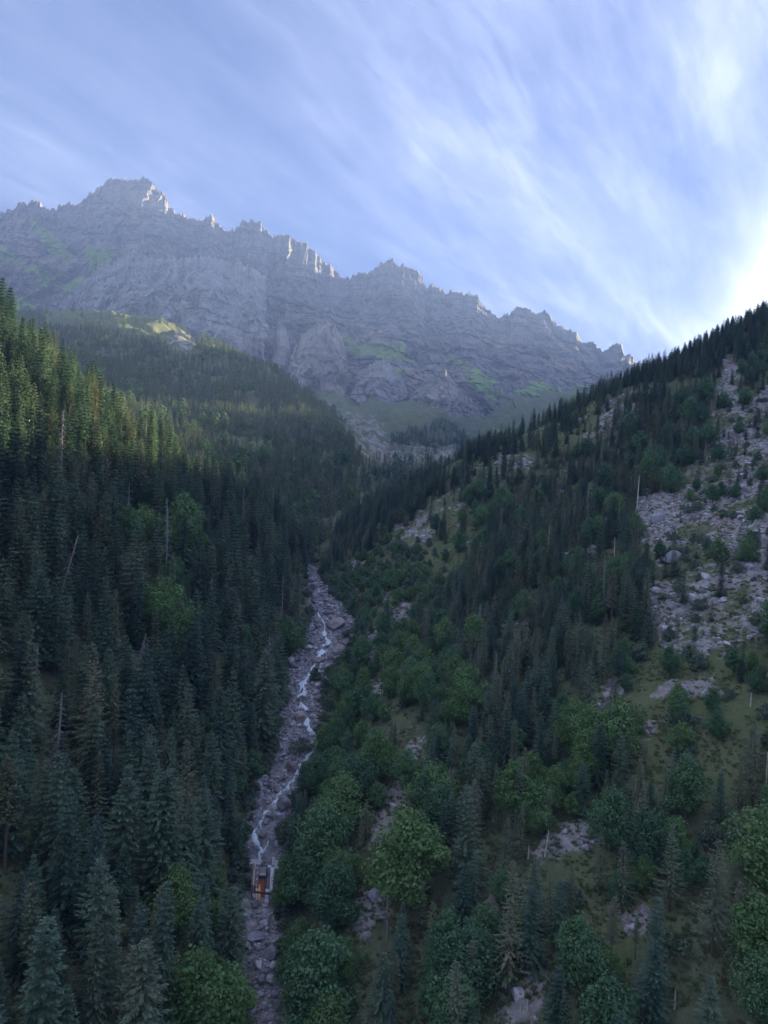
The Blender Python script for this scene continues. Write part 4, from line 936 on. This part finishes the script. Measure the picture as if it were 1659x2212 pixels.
BH = [(677, 1271, 22, 'b'), (691, 1286, 12, 'b'), (679, 1291, 16, 'b'), (709, 1311, 14, 'p'), (693, 1309, 18, 'w'), (681, 1322, 17, 'p'), (705, 1327, 18, 'p'), (728, 1356, 40, 'p'), (764, 1377, 20, 'b'), (729, 1409, 29, 'p'), (689, 1432, 27, 'p'), (648, 1513, 18, 'p'), (650, 1553, 28, 'p'), (676, 1481, 16, 'p'), (641, 1474, 13, 'w'),
      (630, 1663, 31, 'p'), (661, 1658, 20, 'p'), (609, 1686, 19, 'p'), (586, 1704, 17, 'p'), (596, 1712, 13, 'p'), (617, 1677, 10, 'p'), (614, 1738, 38, 'b'), (586, 1750, 24, 'w'), (583, 1764, 18, 'b'), (575, 1778, 16, 'b'), (566, 1807, 23, 'p'), (599, 1826, 16, 'b'), (549, 1834, 16, 'b'), (573, 1731, 14, 'b'), (638, 1708, 14, 'p'), (602, 1790, 14, 'b'),
      (552, 2030, 34, 'w'), (583, 2065, 34, 'w'), (588, 2120, 30, 'w'), (560, 2090, 24, 'w'), (545, 2010, 20, 'w'), (575, 1990, 22, 'w'), (588, 2040, 26, 'w'), (555, 2050, 20, 'w'), (590, 2090, 24, 'w'), (565, 2120, 18, 'w'), (592, 2150, 18, 'b'), (572, 2175, 16, 'w'), (560, 1975, 14, 'b'), (600, 2010, 14, 'b'), (540, 2075, 14, 'w'), (585, 2200, 20, 'w'),
      (1452, 1211, 44, 'w'), (1420, 1130, 40, 'w'), (1415, 1280, 28, 'w'), (389, 1310, 22, 'w'), (1040, 1105, 20, 'w'), (1000, 1120, 14, 'p'), (917, 1132, 16, 'p'), (1350, 930, 20, 'w'), (1600, 1060, 24, 'w'), (1520, 1250, 26, 'w'), (1560, 1300, 20, 'w'), (1500, 1360, 20, 'w'), (1620, 1380, 14, 'w'), (1130, 1000, 18, 'w'), (1560, 1210, 22, 'w'), (1495, 1295, 26, 'w')]
its = []; bpos = []
def boulder(p, w, c, flat=1.0, sink=.15):
    me = ROCKS[c][rk_.randrange(6)]; o = bpy.data.objects.new('boulder', me); COL.objects.link(o)
    o.location = (p[0], p[1], p[2] + w * .5 * .35 - w * sink * .3); o.rotation_euler = (R(-.35, .35), R(-.35, .35), R(0, 6.28)); o.scale = (w * .5, w * .5 * R(.8, 1.1), w * .5 * flat)
    q = project(*o.location); its.append((o, float(q[0]), float(q[1]))); bpos.append((p[0], p[1], w)); return o
CC = {'b': 'boulder', 'p': 'boulder_pink', 'w': 'boulder_pale'}
for bx, by, w, c in BH:
    p = hit(bx, by); boulder(p, w / F * p[1] * 1.3, CC[c], R(.85, 1.15))
WATER = []
c3 = lambda l: [(521.2 + a / 5.76, 1234.4 + b / 5.76) for a, b in l]; c4 = lambda l: [(493.7 + a / 7.332, 1563.5 + b / 7.332) for a, b in l]
WATER += [(c3(l), w) for l, w in [([(955, 520), (968, 545), (980, 590)], 5), ([(1000, 600), (1040, 650), (1036, 720), (1025, 790), (1060, 840)], 4), ([(1060, 840), (1085, 865), (1060, 920), (1000, 970), (985, 1030), (960, 1075), (955, 1110)], 8), ([(940, 1110), (880, 1200), (830, 1320), (770, 1380), (760, 1420), (800, 1470), (780, 1530), (720, 1550), (735, 1640)], 7), ([(745, 1420), (740, 1520)], 4),
                                  ([(745, 1650), (715, 1700), (715, 1770)], 3.5), ([(735, 1640), (800, 1720), (785, 1770), (810, 1850), (830, 1930), (870, 1980), (920, 2050), (930, 2120), (900, 2200)], 7)]]
WATER += [(c4(l), w) for l, w in [([(1330, 130), (1370, 190), (1385, 260), (1370, 350), (1345, 440)], 8), ([(1340, 440), (1250, 560), (1140, 670), (1110, 710), (1080, 800), (1040, 820), (1020, 900)], 5), ([(1020, 900), (960, 960), (942, 1040), (850, 1080), (780, 1140), (730, 1240), (690, 1330), (560, 1440), (545, 1490)], 6), ([(550, 1490), (510, 1580), (470, 1640), (410, 1720), (425, 1850), (480, 1940), (520, 1990), (500, 2060), (490, 2180), (495, 2250)], 6.5), ([(500, 1620), (530, 1680)], 4), ([(620, 1860), (605, 1960), (540, 2080)], 3)]]
wpts = []
for l, w in WATER:
    for (a, b2), (c, d) in zip(l[:-1], l[1:]):
        for t in np.linspace(0, 1, 5)[:-1]: wpts.append(unproj(a + (c - a) * t, b2 + (d - b2) * t, plane_Y(a + (c - a) * t, b2 + (d - b2) * t))[:2])
wpts = np.array(wpts)
gb = np.random.default_rng(77); cnt = 0
small = []
while cnt < 215:
    y = math.exp(gb.uniform(math.log(150), math.log(440))); hw_ = float(np.interp(y, bedY, bedW)); x = float(sx(y)) + gb.uniform(-1, 1) * hw_ * 1.15
    if 190 < y < 222 and abs(x - sx(y)) < 4.5: continue
    w = min(5.5, 1.3 + gb.exponential(1.3)) * (1 + (y - 200) / 500)
    if np.min((wpts[:, 0] - x) ** 2 + (wpts[:, 1] - y) ** 2) < (w * .5 + .7) ** 2: continue
    if any((x - a) ** 2 + (y - b2) ** 2 < ((w + c) * .4) ** 2 for a, b2, c in bpos): continue
    boulder((x, y, float(ground(x, y))), w, ['boulder', 'boulder_pink', 'boulder_pale'][gb.choice(3, p=[.40, .22, .38])], gb.uniform(.7, 1.1)); cnt += 1
LAND_SAVE = LAND
LAND = [('the concrete water intake', 572, 1870), ('the head of the stream bed', 682, 1265), ('the widest part of the stream bed', 728, 1356), ('the large shrub in the stream bed', 682, 1455), ('the lower shrub in the stream bed', 652, 1608), ('the big blue-grey boulder', 614, 1738), ('the pink boulder by white water', 566, 1807),
        ('the pale streamside rock face', 640, 1560), ('the bottom edge of the gorge', 580, 2200), ('the wet rock steps below the intake', 575, 2050), ('the mid-stream cascade', 682, 1590), ('the round pale hillside boulder', 1452, 1230), ('the pinkish cliff at right', 1418, 1120), ('the rocky slope at the right edge', 1600, 1180), ('the grassy stone field', 930, 1140), ('the scree below the right ridge', 1340, 905), ('the bend of the stream below its head', 650, 1490), ('the boulder cluster in mid stream', 625, 1670), ('the dark left-slope spruces', 380, 1330)]
byc = {}
for o, a, b2 in its: byc.setdefault(o.data.materials[0].name, []).append((o, a, b2))
for c, l in byc.items(): give_labels(l, {'boulder_rock': 'grey angular boulder', 'reddish_rock': 'pinkish angular boulder', 'pale_rock': 'pale grey angular boulder'}[c], 'boulder', 'boulders in and beside the stream')
LAND = LAND_SAVE
# small stones: uncountable
def stones(name, label, pts, size, material):
    global tx, ty_, tz, th
    keep = (tx, ty_, tz, th); pts = np.array(pts); tx, ty_, tz = pts[:, 0], pts[:, 1], pts[:, 2] + .2; th = size
    instancer(name, label, 'stones', np.arange(len(pts)), ROCKS[material]); tx, ty_, tz, th = keep
for mtl, sd in (('boulder', 1), ('boulder_pink', 2), ('boulder_pale', 3)):
    q = np.random.default_rng(sd); y = np.exp(q.uniform(math.log(140), math.log(445), 2600)); x = sx(y) + q.uniform(-1, 1, 2600) * np.interp(y, bedY, bedW) * 1.25
    k = np.min((wpts[:, 0][None] - x[:, None]) ** 2 + (wpts[:, 1][None] - y[:, None]) ** 2, 1) > .8; k &= ~((y > 188) & (y < 224) & (np.abs(x - sx(y)) < 4.8)); x = x[k]; y = y[k]
    stones('stream_stones', 'loose small stones filling the stream bed', np.stack([x, y, ground(x, y)], -1), np.minimum(1.1, .22 + q.exponential(.24, len(x))) * (1 + (y - 200) / 450), mtl)
# broken rock on the scree fields of the slopes
sel = np.nonzero((rockm > .4).ravel() & (TY.ravel() < 760) & (TY.ravel() > 90) & (UU.ravel() > -.6) & (UU.ravel() < .66))[0]
wgt = (TY.ravel()[sel]) ** 2.0
for mtl, sd, cnt_ in (('boulder_pale', 4, 2600), ('boulder_pink', 5, 2000), ('boulder', 6, 1500)):
    q = np.random.default_rng(sd); k = q.choice(sel, cnt_, p=wgt / wgt.sum()); x = TX.ravel()[k] + q.uniform(-.8, .8, cnt_); y = TY.ravel()[k] + q.uniform(-.8, .8, cnt_)
    stones('scree_stones', 'broken rock scattered over the scree patches', np.stack([x, y, ground(x, y) - .1], -1), np.minimum(2.4, .3 + q.exponential(.45, cnt_)), mtl)

# tufts and seedlings on the open ground
def tuft(rnd):
    s = Soup()
    for i in range(34):
        az = rnd.uniform(0, 6.28); r = rnd.uniform(0, .5); p0 = Vector((math.cos(az) * r, math.sin(az) * r, -.05))
        d = Vector((math.cos(az) * rnd.uniform(.1, .9), math.sin(az) * rnd.uniform(.1, .9), 1)).normalized(); blade(s, p0, d, rnd.uniform(.35, .9), rnd.uniform(.07, .14), Vector((rnd.gauss(0, 1), rnd.gauss(0, 1), .1)).normalized())
    return s
M['grass'] = foliage_mat('dry_grass', [(0, (.16, .21, .09)), (.4, (.20, .23, .10)), (.7, (.25, .24, .12)), (1, (.28, .25, .14))], .4, .3, .7)
TUFT = [tuft(rk_).mesh('tuft_shape', [M['grass']]) for _ in range(5)] + [tuft(rk_).mesh('tuft_shape', [M['leaf']]) for _ in range(1)]
q = np.random.default_rng(61); n = 110000; y = np.exp(q.uniform(math.log(95), math.log(620), n)); x = np.where(q.random(n) < .75, sx(y) + 6 + q.uniform(0, .85, n) * y, sx(y) - 6 - q.uniform(0, .45, n) * y)
k = q.random(n) < (y / 620) ** .7; x = x[k]; y = y[k]; z = ground(x, y); a, b2 = project(x, y, z)
k = (a > -20) & (a < PW + 40) & (b2 > 850) & (b2 < PH + 60) & (fbm(x / 9., y / 9., o=3, seed=66) > -.25); x = x[k][:40000]; y = y[k][:40000]; z = z[k][:40000]
keep = (tx, ty_, tz, th); tx, ty_, tz, th = x, y, z + .2, q.uniform(.4, 1.2, len(x))
instancer('undergrowth', 'dry grass tufts and low plants covering the open slopes', 'ground cover', np.arange(len(x)), TUFT); tx, ty_, tz, th = keep

# ------------------------------------------------------------------ white water
for l, w in WATER:
    l = np.array(l); seg = np.linspace(0, len(l) - 1, (len(l) - 1) * 6 + 1); a = np.interp(seg, np.arange(len(l)), l[:, 0]); b2 = np.interp(seg, np.arange(len(l)), l[:, 1])
    Y = plane_Y(a, b2); x = ray(a, b2)[0] * Y; z = np.maximum(ground(x, Y), zs(Y)) + .3; x = x + .35 * fbm(seg * 1.7, seg * 0 + w, o=2, seed=23) * w * Y / F * 2
    gapn = fbm(seg * .55 + l[0, 0], seg * 0 + 3.3, o=2, seed=13); hwid = w / F * Y * .8 * sstep(-.5, -.15, gapn) * (.25 + 2.6 * np.abs(fbm(seg * .8 + l[0, 1], seg * 0 + w, o=3, seed=3))) * np.minimum(1, np.minimum(seg + .4, seg[-1] - seg + .4))
    dx = np.gradient(x); dy = np.gradient(Y); ln = np.hypot(dx, dy) + 1e-6; nx, ny = dy / ln, -dx / ln
    v = []; fcs = []
    for k in range(len(seg)):
        for t in (-1, -.5, 0, .5, 1): v.append((x[k] + nx[k] * hwid[k] * t, Y[k] + ny[k] * hwid[k] * t, z[k] + (.22 if abs(t) < .9 else -.35) + R(-.08, .08)))
    for k in range(len(seg) - 1):
        for t in range(4): q = k * 5 + t; fcs.append((q, q + 1, q + 6, q + 5))
    mesh_obj('stream_water', v, fcs, M['water'], None, True)['kind'] = 'structure'

# ------------------------------------------------------------------ water intake
I = lambda x, y: (521.2 + x / 16.8, 1837.8 + y / 16.8)
def on_bed(x, y, hgt):
    px, py = I(x, y); a, b2 = ray(px, py); Y = (H0 - hgt) / (G0 - b2); return Vector((a * Y, Y, b2 * Y))
root_p = on_bed(760, 1100, 0); intake = empty('water_intake', root_p)
tag(intake, 'concrete stream intake with rusty decks, steel grate and orange chute lining', 'water intake')
def slab(name, poly, hgt, thick, m, parent=None, bev=.03):
    top = [on_bed(x, y, hgt) - root_p for x, y in poly]; bm = bmesh.new()
    vt = [bm.verts.new(p) for p in top]; vb = [bm.verts.new(p - Vector((0, 0, thick))) for p in top]; n = len(top)
    bm.faces.new(vt); bm.faces.new(vb[::-1])
    for k in range(n): bm.faces.new((vt[k], vb[k], vb[(k + 1) % n], vt[(k + 1) % n]))
    bmesh.ops.recalc_face_normals(bm, faces=bm.faces); bmesh.ops.bevel(bm, geom=bm.edges, offset=bev, segments=1, affect='EDGES')
    me = bpy.data.meshes.new(name); bm.to_mesh(me); bm.free(); me.materials.append(M[m]); o = bpy.data.objects.new(name, me); COL.objects.link(o); o.parent = parent or intake; return o
slab('headwall', [(300, 290), (775, 325), (700, 490), (300, 465)], 2.4, 3.6, 'concrete')
slab('side_deck', [(425, 450), (500, 450), (470, 695), (408, 690)], 2.2, 3.2, 'ochre'); slab('side_deck', [(402, 780), (470, 790), (440, 1245), (366, 1232)], 2.2, 3.2, 'ochre')
slab('kerb', [(497, 465), (527, 478), (497, 712), (476, 705)], 2.5, 3.5, 'concrete_pale'); slab('kerb', [(457, 785), (490, 795), (460, 1245), (434, 1232)], 2.5, 3.5, 'concrete_pale')
slab('deck', [(530, 492), (700, 502), (648, 850), (630, 1060), (600, 1285), (465, 1242), (500, 720)], 2.0, 4.0, 'deck')
slab('pad', [(425, 715), (497, 715), (495, 778), (425, 780)], 2.45, 3.0, 'concrete')
grate = empty('trash_grate', (0, 0, 0)); grate.parent = intake
for k in range(13):
    t0 = k / 13; t1 = (k + .6) / 13; e = lambda a, b2, t: (a[0] + (b2[0] - a[0]) * t, a[1] + (b2[1] - a[1]) * t)
    slab('grate_bar', [e((705, 588), (930, 580), t0), e((705, 588), (930, 580), t1), e((662, 822), (890, 830), t1), e((662, 822), (890, 830), t0)], 1.75, .18, 'steel', grate, .01)
slab('grate_sill', [(662, 815), (893, 825), (890, 862), (655, 855)], 1.95, .5, 'concrete_pale')
slab('grate_bed', [(690, 585), (935, 578), (893, 820), (655, 815)], 1.2, 2.0, 'dark_steel')
slab('pit_floor', [(650, 870), (890, 885), (880, 1085), (640, 1060)], .0, 1.2, 'dark_steel')
slab('chute_floor', [(640, 1062), (882, 1090), (843, 1868), (592, 1835), (600, 1420)], .9, 3.0, 'rust')
slab('chute_lining', [(640, 1165), (690, 1290), (706, 1480), (690, 1845), (606, 1835), (606, 1400)], 1.06, .1, 'orange', None, .01)
slab('chute_wall', [(936, 585), (962, 590), (898, 1300), (872, 1300)], 2.15, 3.5, 'dark_steel')
slab('deck', [(966, 602), (1055, 606), (1020, 1362), (903, 1332)], 1.95, 4.0, 'deck')
slab('wall_cap', [(1066, 590), (1182, 590), (1132, 1472), (1026, 1470)], 2.9, 5.0, 'concrete_pale')
slab('kerb', [(1188, 602), (1216, 600), (1172, 1150), (1150, 1150)], 2.6, 4.0, 'concrete')
slab('end_block', [(966, 498), (1100, 530), (1090, 588), (966, 598)], 2.6, 4.0, 'concrete_pale')
slab('end_block', [(888, 1345), (1022, 1376), (1002, 1540), (868, 1538)], 1.7, 3.0, 'concrete_pale'); slab('end_block', [(856, 1590), (1000, 1600), (990, 1862), (846, 1856)], 1.5, 4.0, 'concrete_pale')
slab('landing', [(1110, 190), (1365, 340), (1350, 640), (1225, 652), (1106, 520)], 2.3, 4.0, 'concrete')
slab('wing_wall', [(520, 1300), (598, 1298), (590, 1830), (540, 1780)], 1.6, 4.0, 'concrete_pale'); slab('wing_wall', [(390, 1560), (515, 1540), (575, 1700), (430, 1720)], 1.2, 3.0, 'concrete')
for k, (x, y) in enumerate(((975, 820), (975, 880), (970, 950), (615, 860), (612, 930))): slab('rung', [(x - 18, y - 9), (x + 18, y - 9), (x + 16, y + 9), (x - 20, y + 9)], 2.08, .12, 'dark_steel', None, .01)
for k, (x, y) in enumerate(((580, 610), (590, 780), (565, 1020), (545, 1255))): slab('bolt_plate', [(x - 22, y - 22), (x + 22, y - 20), (x + 18, y + 22), (x - 24, y + 20)], 2.12, .14, 'concrete_pale', None, .01)
for x, y, w in ((760, 480, 60), (880, 400, 95), (800, 400, 55), (920, 500, 60), (720, 540, 45), (840, 510, 50), (760, 350, 40), (860, 320, 50)):
    p = on_bed(x, y, 1.4); o = boulder((p.x, p.y, p.z), w / 16.8 / F * p.y * 1.1, 'boulder' if w < 60 else 'boulder_pale')
for k, (o, a, b2) in enumerate(its[-8:]): tag(o, ['small grey stone', 'largest pale stone', 'dark grey stone', 'pale stone nearest the side wall', 'grey stone touching the deck', 'grey stone nearest the steel grate', 'grey stone under the waterfall', 'rearmost grey stone'][k] + ' in the pile jammed above the intake grate', 'boulder', 'stones jammed in the intake')
fb_a = on_bed(500, 1500, 2.6); fb_b = on_bed(1420, 1612, 2.6); bridge = empty('pipe_bridge', fb_a); tag(bridge, 'narrow dark brown steel footbridge crossing below the intake', 'footbridge')
d = fb_b - fb_a; nrm = Vector((-d.y, d.x, 0)).normalized()
for off, zz_ in ((-.22, 0), (.22, 0)):
    s = Soup(); s.tube([nrm * off - d * .06, nrm * off + d * .5, nrm * off + d * 1.02], [.16, .16, .16], 8); mesh_obj('beam', s.v, s.f, M['brown_steel'], bridge, True)
for k in range(24):
    s = Soup(); c = d * (k + .5) / 24; t = d.normalized() * .12; v = [c - nrm * .4 - t, c + nrm * .4 - t, c + nrm * .4 + t, c - nrm * .4 + t]; up_ = Vector((0, 0, .2)); dn = Vector((0, 0, .15))
    mesh_obj('plank', [p + up_ for p in v] + [p + dn for p in v], [(0, 1, 2, 3), (7, 6, 5, 4), (0, 4, 5, 1), (1, 5, 6, 2), (2, 6, 7, 3), (3, 7, 4, 0)], M['brown_steel'], bridge)

# ------------------------------------------------------------------ haze
hz = bpy.data.materials.new('haze_air'); hz.use_nodes = True; nt = hz.node_tree; nt.nodes.clear()
o_ = nt.nodes.new('ShaderNodeOutputMaterial'); pv = nt.nodes.new('ShaderNodeVolumePrincipled'); pv.inputs['Color'].default_value = (.29, .42, .80, 1); pv.inputs['Density'].default_value = HAZE; pv.inputs['Anisotropy'].default_value = .0
nt.links.new(pv.outputs[0], o_.inputs['Volume'])
x0, x1, y0, y1, z0, z1 = -3050, 2800, -1300, 5200, -340, 2100
mesh_obj('haze', [(x0, y0, z0), (x1, y0, z0), (x1, y1, z0), (x0, y1, z0), (x0, y0, z1), (x1, y0, z1), (x1, y1, z1), (x0, y1, z1)], [(3, 2, 1, 0), (4, 5, 6, 7), (0, 1, 5, 4), (1, 2, 6, 5), (2, 3, 7, 6), (3, 0, 4, 7)], hz)['kind'] = 'stuff'
